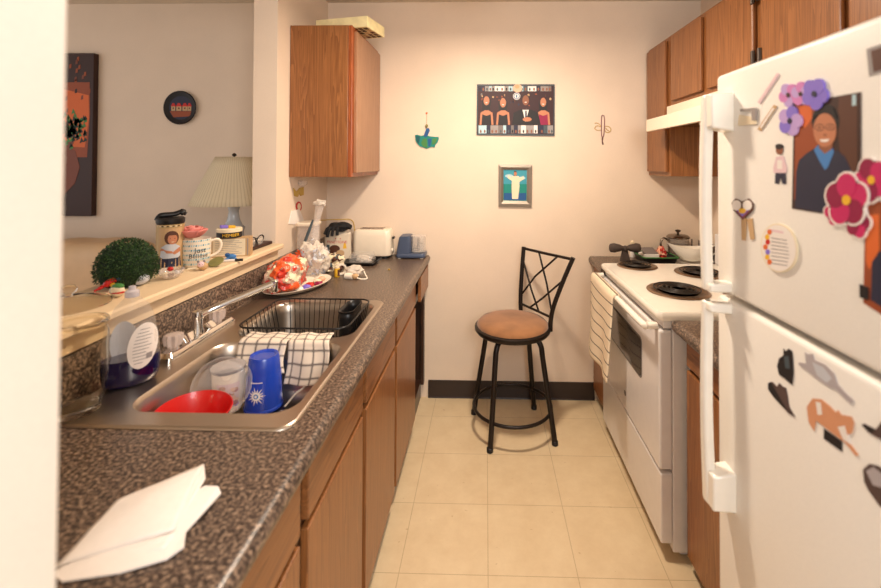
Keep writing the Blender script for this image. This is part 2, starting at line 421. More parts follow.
# ------------------------------------------------------------------ ceiling lamp (just above the frame)
t = thing('ceiling_lamp', 'white glass dome ceiling lamp on the kitchen ceiling above the aisle', 'ceiling lamp', (.03, 1.72, ZC))
MB().lathe([(.12, ZC-.018), (.13, ZC-.016), (.13, ZC-.001), (.0, ZC-.0005)], (.03, 1.72, 0)).build('base', 'white_plastic', t, 40)
MB().lathe([(.0001, ZC-.1), (.05, ZC-.094), (.09, ZC-.072), (.115, ZC-.04), (.118, ZC-.0185)], (.03, 1.72, 0)).build('glass_shade', 'lamp_glow', t, 60)

# ------------------------------------------------------------------ left base cabinets
ZK = .85      # counter height
XF = -.362    # face of the doors
def base_unit(name, label, y0, y1, doors, drawers, split=.655, out=0, opened=False, hollow=False):
    t = thing(name, label, 'cabinet', (-.65, (y0+y1)/2, 0), group=None)
    b = MB()
    if hollow:
        b.box((-.95, y0+.001, .095), (XF-.018, y0+.018, .808)); b.box((-.95, y1-.018, .095), (XF-.018, y1-.001, .808))
        b.box((-.95, y0+.018, .095), (XF-.018, y1-.018, .115)); b.box((-.95, y0+.018, .115), (-.935, y1-.018, .808))
        b.box((-.381, y0+.018, .115), (XF-.018, y1-.018, .808)); b.box((-.95, y0+.001, .001), (-.43, y1-.001, .095))
    elif not opened:
        b.box((-.95, y0+.001, .095), (XF-.018, y1-.001, .808))
        b.box((-.95, y0+.001, .001), (-.43, y1-.001, .095))
    else:
        b.box((-.95, y0+.001, .095), (XF-.018, y0+.018, .808)); b.box((-.95, y1-.018, .095), (XF-.018, y1-.001, .808))
        b.box((-.95, y0+.018, .095), (XF-.018, y1-.018, .115)); b.box((-.95, y0+.018, .115), (-.935, y1-.018, .808))
        b.box((-.4, y0+.018, .63), (XF-.018, y1-.018, .67)); b.box((-.4, y0+.001, .001), (-.385, y1-.001, .095))
        b.box((XF-.018, y1-.045, .0955), (XF, y1-.002, .64))
    b.build('body', 'oak_dark_and_shade', t, bevel=.001)
    for a, c in doors:
        d = MB().box((XF-.0175, a+.018, .075), (XF, c-.018, split-.008)).build('door', 'oak', t, bevel=.0025)
    for a, c in drawers:
        MB().box((XF-.0175+out, a+.018, split+.01), (XF+out, c-.018, .797)).build('drawer_front' if len(doors) != 2 else 'false_front', 'oak_horizontal', t, bevel=.0025)
    return t
base_unit('base_cabinet', 'brown oak base cabinet nearest the camera, under the folded white paper', .40, .867, [(.40, .867)], [(.40, .867)])
base_unit('sink_cabinet', 'wide brown oak sink base cabinet with two doors, under the steel sink', .869, 1.753, [(.869, 1.300), (1.302, 1.753)], [(.869, 1.300), (1.302, 1.753)], hollow=True)
base_unit('base_cabinet', 'narrow brown oak base cabinet between the sink cabinet and the open one', 1.755, 2.262, [(1.755, 2.262)], [(1.755, 2.262)])
base_unit('base_cabinet', 'brown oak end cabinet with missing door and drawer slightly out', 2.264, 2.59, [], [(2.264, 2.59)], out=.022, opened=True)
g = MB().blob((-.5, 2.42, .235), (.09, .1, .115), .35, 2.2, 5, 4, 0, .3)
tag(g.build('plastic_bag', [mat('teal_bag', (40, 96, 104), .35)], origin=(-.5, 2.42, .12), smooth=40), 'crumpled teal plastic bag inside the doorless end cabinet', 'bag')

# ------------------------------------------------------------------ left worktop with backsplash
sx0, sx1, sy0, sy1 = -.925, -.396, .877, 1.712
cut = (-.90, -.415, .905, 1.685)
wt = MB()
fr = [(cut[1], ZK-.04), (cut[1], ZK), (-.352, ZK), (-.342, ZK-.0015), (-.335, ZK-.008), (-.332, ZK-.018), (-.334, ZK-.03), (-.34, ZK-.038), (-.348, ZK-.04)]
wt.prism([(x, .365, z) for x, z in fr], (0, 2.225, 0))
wt.box((cut[0], .365, ZK-.04), (cut[1], cut[2], ZK)); wt.box((cut[0], cut[3], ZK-.04), (cut[1], 2.59, ZK))
bk = [(cut[0], ZK-.04), (cut[0], ZK), (-.938, ZK), (-.944, ZK+.003), (-.946, ZK+.01), (-.946, .952), (-.95, .958), (-.962, .96), (-.962, ZK-.04)]
wt.prism([(x, .365, z) for x, z in bk], (0, 2.225, 0))
o = wt.build('worktop', 'laminate', smooth=35, origin=(-.6, 1.4, ZK)); tag(o, 'long dark speckled laminate worktop with the steel sink let into it', 'worktop')

# ------------------------------------------------------------------ sink
t = thing('kitchen_sink', 'double bowl stainless steel sink set into the dark speckled worktop', 'sink', (-.65, 1.295, ZK+.002))
cx, cy, w, d = (sx0+sx1)/2, (sy0+sy1)/2, sx1-sx0, sy1-sy0
nb = ((-.61, 1.115), .382, .372)   # near bowl centre, x size, y size
fb = ((-.61, 1.507), .382, .336)
bm = bmesh.new()
def bmloop(pts): vs = [bm.verts.new(p) for p in pts]; return [bm.edges.new((vs[i], vs[(i+1) % len(vs)])) for i in range(len(vs))]
es = bmloop(rrect(cx, cy, w-.012, d-.012, .035, ZK+.006, 8))
for (c0, ww, dd) in (nb, fb): es += bmloop(rrect(c0[0], c0[1], ww, dd, .06, ZK+.006, 8))
bmesh.ops.triangle_fill(bm, edges=es, use_beauty=True)
bm.verts.index_update()
s = MB().add([v.co.copy() for v in bm.verts], [[q.index for q in f.verts] for f in bm.faces]); bm.free()
s.loft([rrect(cx, cy, w-.012, d-.012, .035, ZK+.006, 8), rrect(cx, cy, w-.004, d-.004, .037, ZK+.0045, 8), rrect(cx, cy, w, d, .038, ZK+.0008, 8)])
s.build('rim', 'sink_steel', t, 50)
for (c0, ww, dd) in (nb, fb):
    lp = [rrect(c0[0], c0[1], ww-2*i, dd-2*i, max(.06-i*.4, .03), z, 8) for i, z in ((0, ZK+.006), (.003, ZK+.003), (.007, ZK-.006), (.011, ZK-.03), (.018, .725), (.026, .705), (.045, .694))]
    lp.append(rrect(c0[0], c0[1], .08, .08, .039, .690, 8))
    b = MB().loft(lp, cap1=True).build('bowl', 'sink_steel', t, 50)
    MB().lathe([(.038, .692), (.036, .6935), (.03, .691), (.026, .6905)], (c0[0], c0[1], 0)).build('drain_ring', 'chrome', b, 50)

# faucet
fx = -.882
t = thing('faucet', 'chrome two handle faucet with a long swivel spout behind the sink', 'faucet', (fx, 1.305, ZK+.007))
zb = ZK+.0065
pl = MB().loft([rrect(fx, 1.305, .062, .31, .012, zb, 4), rrect(fx, 1.305, .062, .31, .012, zb+.012, 4), rrect(fx, 1.305, .048, .29, .01, zb+.022, 4)], cap0=True, cap1=True)
pl.build('deck_plate', 'chrome', t, 40)
for y in (1.205, 1.405):
    k = MB()
    lo = []
    for z, r in ((.02, .012), (.028, .014), (.030, .021), (.05, .0235), (.058, .021), (.061, .010)):
        lo.append([(fx + r*(1+.1*cos(8*a_))*cos(a_), y + r*(1+.1*cos(8*a_))*sin(a_), zb+z) for a_ in [2*PI*q/32 for q in range(32)]])
    k.loft(lo, cap0=True, cap1=True).build('handle', [mat('acrylic', (232, 214, 204), .1, alpha=.5, coat=.6, var=-1)], t, 30)
se = on(277, 280, 0, -.72); se = on(274.5, 283, 1, 1.455)
sp0 = Vector((fx, 1.305, .938))
MB().lathe([(.02, zb+.02), (.019, zb+.03), (.015, zb+.045), (.015, .928), (.013, .945), (.004, .949)], (fx, 1.305, 0)).build('spout_base', 'chrome', t, 40)
path = smooth_path([(fx, 1.305, .915), (fx+.008, 1.312, .932), (fx+.04, 1.335, .948), tuple(sp0.lerp(se, .75)), tuple(se)], 8)
sp = MB().tube(path, [.013]*8+[.011]*(len(path)-8), 12, flat=.8).build('spout', 'chrome', t, 40)
MB().lathe([(.009, -.03), (.0105, -.028), (.0105, -.002), (.012, .006), (.008, .01)], (se.x, se.y, se.z)).build('aerator', 'chrome', sp, 40)
# lever blades beside the knobs
for y, dy in ((1.25, .03), (1.36, -.03)):
    MB().loft([rrect(fx+.01, y, .02, .035, .008, zb+.021, 3), rrect(fx, y+dy*.3, .012, .05, .005, zb+.04, 3)], cap0=True, cap1=True).build('hub', 'chrome', t, 40)

# ------------------------------------------------------------------ right side: base cabinets and worktops
XG = .70
t = thing('base_cabinet', 'brown oak base cabinet between the stove and the refrigerator', 'cabinet', (1.0, 1.27, 0))
MB().box((XG+.018, 1.02, .095), (1.278, 1.535, .808)).box((.77, 1.02, .001), (1.278, 1.535, .095)).build('body', 'oak_dark_and_shade', t, bevel=.001)
MB().box((XG, 1.04, .05), (XG+.0175, 1.523, .685)).build('door', 'oak', t, bevel=.0025)
MB().box((XG, 1.04, .70), (XG+.0175, 1.523, .797)).build('drawer_front', 'oak_horizontal', t, bevel=.0025)
def top_right(y0, y1, label, x0=.655, rc=.04):
    f = [(x0+.018, ZK-.04), (1.28, ZK-.04), (1.28, ZK), (x0+.02, ZK), (x0+.01, ZK-.0015), (x0+.003, ZK-.008), (x0, ZK-.018), (x0+.002, ZK-.03), (x0+.008, ZK-.038)]
    w = MB().prism([(x, y0, z) for x, z in f], (0, y1-y0, 0)); w.box((1.262, y0, ZK), (1.28, y1, ZK+.1))
    return tag(w.build('worktop', 'laminate', smooth=35, origin=(1, (y0+y1)/2, ZK)), label, 'worktop')
top_right(1.02, 1.537, 'short dark laminate worktop between the stove and the refrigerator')
top_right(2.316, 2.59, 'small dark laminate worktop in the corner beyond the stove', .615)
t = thing('base_cabinet', 'narrow brown oak base cabinet in the corner beyond the stove', 'cabinet', (1.0, 2.45, 0))
MB().box((.66, 2.318, .095), (1.278, 2.59, .808)).box((.72, 2.318, .001), (1.278, 2.59, .095)).build('body', 'oak_dark_and_shade', t, bevel=.001)
MB().box((.642, 2.33, .075), (.6595, 2.58, .66)).build('door', 'oak', t, bevel=.0025)
MB().box((.642, 2.33, .675), (.6595, 2.58, .797)).build('drawer_front', 'oak_horizontal', t, bevel=.0025)

# ------------------------------------------------------------------ stove
S0, S1, ST = 1.548, 2.306, .875
t = thing('electric_stove', 'white electric coil stove with a towel on its oven handle', 'stove', (.95, (S0+S1)/2, 0))
MB().box((.665, S0+.004, .03), (1.265, S1-.004, ST-.03)).box((.70, S0+.03, .001), (1.24, S1-.03, .03)).build('body', 'appliance_white', t, bevel=.004)
ct = MB().loft([rrect(.942, (S0+S1)/2, .65, S1-S0, .02, ST-.03), rrect(.942, (S0+S1)/2, .662, S1-S0, .022, ST-.022), rrect(.942, (S0+S1)/2, .662, S1-S0, .022, ST-.006), rrect(.942, (S0+S1)/2, .654, S1-S0-.008, .02, ST), rrect(.942, (S0+S1)/2, .63, S1-S0-.035, .02, ST-.001)], cap0=True, cap1=True)
ct.build('cooktop', 'enamel', t, 40)
MB().box((1.205, S0+.006, ST), (1.265, S1-.006, ST+.16)).build('control_panel', 'appliance_white', t, bevel=.006)
MB().box((.634, S0+.006, ST-.06), (.6645, S1-.006, ST-.033)).build('vent_rail', 'appliance_white', t, bevel=.003)
dr = MB()
dr.box((.618, S0+.004, .318), (.6645, S1-.004, ST-.066))
dr = dr.build('oven_door', 'appliance_white', t, bevel=.007)
def win(x, yc, zc, w, h, r):
    return [(x, p[0], p[1]) for p in [(q[0], q[1]) for q in rrect(yc, zc, w, h, r, 0, 5)]]
MB().prism(win(.6178, 1.93, .632, .42, .165, .025), (-.0012, 0, 0)).build('window_frame', 'appliance_grey', dr)
MB().prism(win(.6165, 1.93, .632, .405, .15, .02), (-.0012, 0, 0)).build('window', 'oven_glass', dr)
hz = .818
hp = smooth_path([(.619, S0+.03, hz), (.585, S0+.032, hz), (.574, S0+.06, hz), (.572, 1.93, hz), (.574, S1-.06, hz), (.585, S1-.032, hz), (.619, S1-.03, hz)], 6)
MB().tube(hp, .013, 10, flat=1.0).build('handle', 'enamel', dr, 50)
em = on(625, 393, 0, .617)
MB().lathe([(.011, 0), (.011, .0015), (.009, .002)], (.6178, em.y, em.z), 20, ax=(-1, 0, 0)).build('emblem', 'appliance_grey', dr, 40)
MB().box((.622, S0+.004, .06), (.6645, S1-.004, .305)).build('drawer', 'appliance_white', t, bevel=.006)
for (bx_, by_, r_) in ((on(637, 266, 2, ST).x, on(637, 266, 2, ST).y, .085), (on(690, 268, 2, ST).x, 2.11, .098), (on(678, 291, 2, ST).x, on(678, 291, 2, ST).y, .105), (on(690, 268, 2, ST).x+.02, 1.74, .085)):
    pan = MB().lathe([(.015, ST-.012+.013), (r_*.75, ST+.001), (r_*.93, ST+.0025), (r_*1.0, ST+.006), (r_*1.12, ST+.0055), (r_*1.17, ST+.001)], (bx_, by_, 0), 40).build('drip_pan', 'drip_pan', t, 50)
    sp_ = []
    turns = 4.6 if r_ > .09 else 3.9
    for k in range(int(turns*28)):
        a = 2*PI*k/28; rr = .02 + (r_*.92-.02)*k/(turns*28); sp_.append((bx_+rr*cos(a), by_+rr*sin(a), ST+.0125))
    MB().tube(sp_, .0033, 6, flat=.8).build('coil', 'coil_black', pan, 60)

# towel over the oven handle
def towel(u, v):
    y = 1.885 + .385*u; amp = .006+.012*v
    if v < .12:
        a = PI*(v/.12); return (.572 + .018*cos(a)*1, y, hz + .0155*sin(a) + 0)
    k = (v-.12)/.88
    x = .552 - .022*k**1.5 + amp*sin(u*9+1)*min(1, k*2) * -.6
    return (x, y - .02*k + .012*sin(5*u)*k, hz - k*.355 - .012*sin(u*3))
tw = MB().grid(towel, 24, 40)
tag(tw.build('hand_towel', 'stripe_cloth', origin=(.56, 2.12, hz), smooth=180, solid=.004, recalc=False), 'cream towel with thin dark stripes hanging on the oven handle', 'towel')

# ------------------------------------------------------------------ upper cabinets and hood
def upper_right(name, label, y0, y1, z0, z1, doors, xf=.955, hinges=()):
    t = thing(name, label, 'cabinet', (1.12, (y0+y1)/2, z0))
    MB().box((xf+.018, y0+.001, z0), (1.28, y1-.001, z1)).build('body', 'oak', t, bevel=.0015)
    for i, (a, c) in enumerate(doors):
        d = MB().box((xf, a, z0+.022), (xf+.0178, c, z1-.018)).build('door', 'oak', t, bevel=.004)
        for (hy, hz_) in hinges[i] if hinges else ():
            MB().box((xf-.003, hy-.012, hz_-.025), (xf+.0005, hy+.012, hz_+.025)).tube([(xf-.004, hy, hz_-.026), (xf-.004, hy, hz_+.026)], .004, 8).build('hinge', 'bronze_pan', d)
    return t
upper_right('wall_cabinet', 'narrow tall oak wall cabinet in the corner beyond the range hood', 2.288, 2.59, 1.335, 2.077, [(2.315, 2.57)])
upper_right('wall_cabinet', 'short two door oak wall cabinet above the range hood', 1.536, 2.286, 1.705, 2.077, [(1.935, 2.245), (1.56, 1.885)], hinges=((), ((1.556, 1.78), (1.556, 2.0))))
upper_right('wall_cabinet', 'short oak wall cabinet above the refrigerator', .80, 1.534, 1.705, 2.077, [(1.18, 1.515), (.82, 1.15)], hinges=(((1.519, 1.78), (1.519, 2.0)), ()))
t = thing('range_hood', 'cream metal range hood above the stove', 'range hood', (1.05, 1.91, 1.57))
hp_ = [(.845, 1.570), (.845, 1.632), (.952, 1.640), (.952, 1.702), (1.278, 1.702), (1.278, 1.570), (1.26, 1.570), (1.26, 1.60), (.865, 1.60), (.865, 1.570)]
MB().prism([(x, 1.54, z) for x, z in hp_], (0, .744, 0)).build('shell', 'cream', t, bevel=.002)
MB().box((.8655, 1.56, 1.593), (1.255, 2.26, 1.5995)).build('filter_panel', 'dull_chrome', t)
MB().box((.98, 1.75, 1.583), (1.2, 2.0, 1.5925)).build('lamp_cover', 'white_plastic', t)

# upper left cabinet
t = thing('wall_cabinet', 'oak wall cabinet on the left wall with a yellow box on its top', 'cabinet', (-.8, 2.33, 1.335))
XU = -.655
MB().box((XL+.002, 2.085, 1.332), (XU-.019, YB-.003, 2.077)).build('body', 'oak', t, bevel=.002)
MB().box((XU-.0185, 2.085, 1.332), (XU, YB-.003, 2.077)).build('face_frame', wood('oak_red', (126, 60, 24), (168, 88, 40)), t, bevel=.002)
MB().box((XU+.0003, 2.115, 1.352), (XU+.016, YB-.012, 2.055)).build('door', wood('oak_glare', (148, 104, 72), (166, 122, 88)), t, bevel=.002)  # grazing glare on the door is painted in as paler oak
for z in (1.45, 1.96): MB().box((XU+.001, YB-.011, z-.03), (XU+.012, YB-.0035, z+.03)).build('hinge', 'bronze_pan', t)
# box on it
c1 = Vector((-.548, 2.30, 2.0785)); e1 = Vector((-.22, -.95, 0)).normalized()*.19; e2 = Vector((-.95, .22, 0)).normalized()*.29
tb = thing('game_box', 'flat yellow and white box lying on top of the left wall cabinet', 'box', tuple(c1+e1/2+e2/2))
MB().prism([c1, c1+e1, c1+e1+e2, c1+e2], (0, 0, .055)).build('box_body', mat('box_yellow', (236, 222, 170), .5, var=.12, scale=25), tb, bevel=.001)
pm = MB(); 
for k in range(5):
    for j in range(3):
        p = c1 + e1*(.06+.18*k) + e2*(.03+.1*j) - Vector((0, 0, .0006))
        pm.prism([p, p+e1*.15, p+e1*.15+e2*.08, p+e2*.08], (0, 0, .0005), (k+j) % 4)
pm.build('picture_print', [P_('darkbrown'), P_('brown'), P_('maroon'), P_('tan')], tb)

# ------------------------------------------------------------------ refrigerator
t = thing('refrigerator', 'white top freezer refrigerator covered with magnets and photographs', 'refrigerator', (.9, .64, 0))
FX, Y0, Y1, ZT, ZS = .535, .28, 1.012, 1.605, 1.108
MB().box((.615, Y0+.006, .03), (1.27, Y1-.006, ZT-.012)).box((.64, Y0+.02, .001), (1.25, Y1-.02, .03)).build('body', 'fridge_white', t, bevel=.006)
def fdoor(z0, z1, nm):
    g = MB().box((.606, Y0+.012, z0+.01), (.6145, Y1-.012, z1-.01)).build('gasket', 'gasket', t)
    n = 14; lo = []
    d = MB().box((FX, Y0, z0), (.606, Y1, z1)).build(nm, 'fridge_white', t)
    b = d.modifiers.new('bevel', 'BEVEL'); b.width = .011; b.segments = 4; b.limit_method = 'ANGLE'
    for p in d.data.polygons: p.use_smooth = True
    d.data.set_sharp_from_angle(angle=math.radians(95))
    return d
fz = fdoor(ZS+.006, ZT, 'freezer_door'); fr_ = fdoor(.09, ZS-.006, 'refrigerator_door')
MB().box((.63, Y0+.02, .015), (.65, Y1-.02, .085)).build('kick_grille', 'appliance_grey', t)
def handle(parent, z0, z1, flip):
    # bar swept along the far edge with a block foot at its free end
    ya, yb = .955, .99
    zs = [z0+(z1-z0)*i/16 for i in range(17)]
    lo = []
    for i, z in enumerate(zs):
        k = i/16 if not flip else 1-i/16     # k = 1 at the free end
        x = .499 - .005*sin(PI*k)
        wd = .020+.008*k
        lo.append([(x-.010, yb-wd, z), (x-.013, (yb*2-wd)/2, z), (x-.010, yb, z), (x+.009, yb, z), (x+.009, yb-wd, z)])
    h = MB().loft(lo, cap0=True, cap1=True)
    ze = z1 if not flip else z0; s_ = -1 if not flip else 1
    h.prism([(.489, .99, ze), (.489, .985, ze+s_*.075), (.541, .985, ze+s_*.085), (.541, .985, ze)], (0, -.046, 0))
    zo = z0 if not flip else z1
    h.prism([(.489, .99, zo), (.489, .985, zo-s_*.018), (.541, .985, zo-s_*.022), (.541, .985, zo)], (0, -.035, 0))
    return h.build('handle', 'enamel', parent, 35, bevel=.004)
handle(fz, ZS+.012, 1.555, False); handle(fr_, .655, ZS-.012, True)

# things on the refrigerator doors --------------------------------------------
def fridge_item(name, label, cat, polys, group=None, sub=None):
    """polys: (colour, pixel outline on the door, height off the door in mm)"""
    ctr = on(sum(p[0] for p in polys[0][1])/len(polys[0][1]), sum(p[1] for p in polys[0][1])/len(polys[0][1]), 0, FX)
    mb, mats = MB(), []
    for col, pts, h in polys:
        if col not in mats: mats.append(col)
        q = [on(x, y, 0, FX) for x, y in pts]; q = [Vector((FX-.0003, p.y, p.z)) for p in q]
        mb.prism(q, (-h/1000, 0, 0), mats.index(col))
    return tag(mb.build(name, [P_(c) for c in mats], origin=(FX, ctr.y, ctr.z)), label, cat, group)
def A(*p): return [(720+x/5.472, 60+y/5.472) for x, y in p]
def B_(*p): return [(720+x/5.348, 190+y/5.348) for x, y in p]
def Cc(*p): return [(750+x/3.092, 330+y/3.092) for x, y in p]
# portrait of a person in a navy jumper
fridge_item('portrait_photo', 'photograph of a smiling person in glasses and navy jumper on the freezer door', 'photo', [
    ('darkbrown', [(794.5, 104), (861.5, 92), (861.5, 220), (792.5, 208.5)], .8),
    ('rust', [(796, 106), (822, 101), (818, 150), (812, 190), (795, 200)], 1.0),
    ('orange', [(800, 106), (812, 104), (813, 118), (806, 128), (800, 122)], 1.1),
    ('brown', [(840, 97), (858, 94), (858, 200), (842, 170), (838, 120)], 1.0),
    ('lightblue', [(853, 95), (857, 94.5), (857, 105), (853, 106)], 1.1),
    ('black', ell(826.5, 121, 14, 17), 1.2),
    ('navy', [(796, 207.8), (797, 172), (800, 160), (808, 153), (816, 148), (826, 158), (838, 150), (846, 157), (852, 170), (856, 190), (858, 218)], 1.3),
    ('blue', [(815, 150), (819, 145), (826, 152), (833, 148), (835, 152), (829, 167), (826, 170), (820, 160)], 1.5),
    ('skin_dark', [(820, 138), (834, 138), (833, 149), (826, 154), (820, 148)], 1.55),
    ('skin', ell(826, 130, 11.5, 17), 1.7),
    ('black', ell(821, 127.5, 4.6, 3.4), 1.8), ('skin', ell(821, 127.5, 3.9, 2.7), 1.9),
    ('black', ell(831.5, 127, 4.6, 3.4), 1.8), ('skin', ell(831.5, 127, 3.9, 2.7), 1.9),
    ('black', ell(821, 127.5, 1.3, .8), 2.0), ('black', ell(831.5, 127, 1.3, .8), 2.0),
    ('skin_dark', [(825, 134), (828, 134), (827.5, 136), (825, 136)], 2.0),
    ('white', [(821, 139.5), (831, 139), (828.5, 142), (823, 142)], 2.0),
    ('black', [(814, 119), (817, 110), (826, 106.5), (835, 109), (838, 118), (832, 114), (826, 113), (819, 114.5)], 2.0)])
fridge_item('portrait_photo', 'orange toned photograph partly out of view at the right edge of the freezer door', 'photo', [
    ('rust', [(866, 200), (925, 205), (925, 342), (864, 303)], .8),
    ('orange', [(867, 215), (880, 214), (880, 250), (870, 270), (867, 262)], 1.0),
    ('navy', [(872, 300), (873, 262), (880, 252), (895, 245), (925, 250), (925, 335)], 1.2),
    ('skin', ell(905, 232, 15, 20), 1.3)])
fridge_item('black_magnet_clip', 'small black magnetic strip at the corner of the lower photograph', 'magnet', [('black', B_((755, 505), (800, 520), (800, 588), (757, 575)), 2.5)])
fridge_item('snapshot', 'small brown snapshot at the top right corner of the freezer door', 'photo', [
    ('grey', A((805, -60), (1010, -130), (1010, 30), (820, 90)), .8), ('brown', A((830, -50), (900, -72), (900, 50), (845, 68)), 1.0)])
# flowers
def petals(cx, cy, r, n, c1, c2, h, sx=.75, rot=0, rim=None):
    out = []
    for k in range(n):
        a = rot + 360*k/n; px_, py_ = cx+sx*r*.55*cos(math.radians(a)), cy+r*.55*sin(math.radians(a))
        if rim: out.append((rim, ell(px_, py_, r*.52*sx+1.2, r*.52+1.2, 14), h-.2))
    for k in range(n):
        a = rot + 360*k/n; px_, py_ = cx+sx*r*.55*cos(math.radians(a)), cy+r*.55*sin(math.radians(a))
        out.append((c1 if k % 2 == 0 else c2, ell(px_, py_, r*.48*sx, r*.48, 14), h+.12*k))
    return out
def flower_group(name, label, flowers):
    t_ = None
    c0 = on(flowers[0][0], flowers[0][1], 0, FX)
    t_ = thing(name, label, 'magnet', (FX, c0.y, c0.z), 'flower magnets on the freezer door')
    for (cx, cy, r, n, ca, cb, cc, rot, rim, h) in flowers:
        pol = petals(cx, cy, r, n, ca, cb, h, .8, rot, rim) + [(cc, ell(cx, cy, r*.16, r*.2, 10), h+1.1)]
        mb, mats = MB(), []
        for col, pts, hh in pol:
            if col not in mats: mats.append(col)
            q = [on(x, y, 0, FX) for x, y in pts]; q = [Vector((FX-.0003, p.y, p.z)) for p in q]; mb.prism(q, (-hh/1000, 0, 0), mats.index(col))
        mb.build('blossom', [P_(c) for c in mats], t_)
flower_group('flower_magnet', 'cluster of purple and lilac pansies above the portrait photograph', [
    (790, 95, 12, 5, 'pink', 'lilac', 'darkbrown', 20, None, 2.5), (803, 94, 12, 5, 'lilac', 'pink', 'darkbrown', 50, None, 3.2),
    (817, 94, 16, 5, 'violet', 'violet', 'navy', 10, None, 3.6), (792, 121, 15, 5, 'lilac', 'violet', 'navy', 70, None, 3.0)])
flower_group('flower_magnet', 'crimson orchid blossoms with white edges over the corner of the portrait', [
    (874, 180, 22, 5, 'magenta', 'crimson', 'yellow', 30, 'white', 3), (860, 223, 15, 5, 'crimson', 'magenta', 'crimson', 0, 'white', 3),
    (836, 213, 12, 4, 'magenta', 'magenta', 'crimson', 10, 'white', 2.6), (850, 200, 26, 5, 'magenta', 'crimson', 'yellow', -18, 'white', 4.6)])
fridge_item('figure_magnet', 'tiny cutout of a child in pink coat and dark trousers on the freezer door', 'magnet', [
    ('palepink', [(777, 157), (784, 156), (787.5, 168), (786.5, 173), (774.5, 173), (774, 168)], 1.2),
    ('navy', [(776, 173), (786, 173), (786.5, 184), (782.8, 184), (781.5, 177), (779, 184), (775.5, 183.5)], 1.0),
    ('skin_dark', ell(780, 150, 3.4, 4.6), 1.4), ('black', ell(780, 146.6, 3.8, 2.8), 1.6), ('white', [(778, 160), (783, 160), (783, 169), (778, 169)], 1.4)])
fridge_item('heart_magnet', 'heart shaped outline charm with rainbow centre and two hanging wooden tabs', 'magnet', [
    ('tan', B_((118, 150), (146, 150), (140, 270), (122, 268)), 2), ('tan', B_((150, 158), (176, 150), (188, 262), (168, 266)), 2),
    ('brown', B_((68, 70), (90, 46), (122, 62), (160, 46), (184, 72), (178, 110), (128, 160), (78, 108)), 2.6),
    ('white', B_(*[(96+25*cos(a/8*PI), 82+28*sin(a/8*PI)) for a in range(16)]), 2.9), ('white', B_(*[(154+25*cos(a/8*PI), 82+28*sin(a/8*PI)) for a in range(16)]), 2.9),
    ('plum', B_((90, 112), (168, 112), (128, 156)), 2.9), ('violet', B_((98, 108), (160, 108), (128, 142)), 3.1), ('yellow', B_(*[(128+20*cos(a/8*PI), 112+14*sin(a/8*PI)) for a in range(16)]), 3.3)])
ov = [(x, y) for x, y in ell(781, 248, 18, 24.5, 32, -8)]
fridge_item('oval_magnet', 'white oval magnet with printed verse and orange flowers along one side', 'magnet', [
    ('cream', ov, 4.0), ('white', [(x*.95+781*.05, y*.95+248*.05) for x, y in ov], 4.4)] +
    [(('orange', 'yellow', 'red', 'orange', 'violet', 'yellow', 'orange')[k], ell(766.5+(1.5 if k % 2 else 3)+abs(k-3)*.9, 232+k*5, 2.3, 2.8, 10), 4.8) for k in range(7)] +
    [('grey', [(774, 237.5+k*3.6), (792-abs(k-4)*.6, 240+k*3.6), (792-abs(k-4)*.6, 240.9+k*3.6), (774, 238.4+k*3.6)], 4.7) for k in range(8)] + [('palepink', [(773, 229), (786, 231.5), (786, 233.6), (773, 231)], 4.7)])
fridge_item('stick_magnet', 'slim pale lavender stick magnet slanting above the brown one', 'magnet', [('palepink', A((318, 72), (328, 82), (222, 240), (212, 230)), 2)])
fridge_item('stick_magnet', 'slim brown and white stick magnet slanting beside the freezer handle', 'magnet', [('tan', A((300, 246), (314, 254), (226, 388), (210, 380)), 2), ('white', A((296, 262), (304, 268), (234, 374), (226, 368)), 2.4)])
fridge_item('bulldog_clip', 'silver wire clip beside the white freezer handle block', 'clip', [('silver', A((120, 268), (205, 262), (206, 274), (122, 282)), 4), ('cream', A((112, 300), (200, 315), (205, 350), (105, 360)), 3), ('silver', A((182, 262), (206, 262), (206, 330), (186, 330)), 4.5)])
cg = 'cat cutouts on the refrigerator door'
fridge_item('cat_magnet', 'black cat cutout sitting upright on the refrigerator door', 'magnet', [('black', Cc((105, 58), (112, 66), (122, 58), (132, 66), (134, 90), (136, 130), (132, 170), (112, 152), (92, 138), (86, 112), (92, 88), (106, 78)), 1.2), ('slate', Cc((108, 82), (122, 80), (126, 120), (112, 118)), 1.4)], cg)
fridge_item('cat_magnet', 'white and grey cat cutout stretching with a long tail', 'magnet', [('catgrey', Cc((172, 68), (182, 76), (196, 74), (200, 92), (236, 108), (262, 134), (272, 166), (300, 196), (322, 216), (316, 230), (300, 216), (266, 182), (250, 178), (228, 164), (206, 148), (186, 132), (154, 108), (152, 100), (176, 104)), 1.2), ('shirt', Cc((196, 100), (230, 116), (256, 150), (240, 164), (210, 140)), 1.4)], cg)
fridge_item('cat_magnet', 'dark brown cat cutout leaning, below the black one', 'magnet', [('catbrown', Cc((58, 164), (70, 160), (86, 176), (92, 164), (104, 176), (112, 178), (118, 206), (122, 236), (142, 270), (120, 256), (92, 226), (72, 204), (58, 184)), 1.2), ('black', Cc((58, 164), (68, 162), (84, 190), (110, 236), (140, 268), (92, 226), (60, 186)), 1.4)], cg)
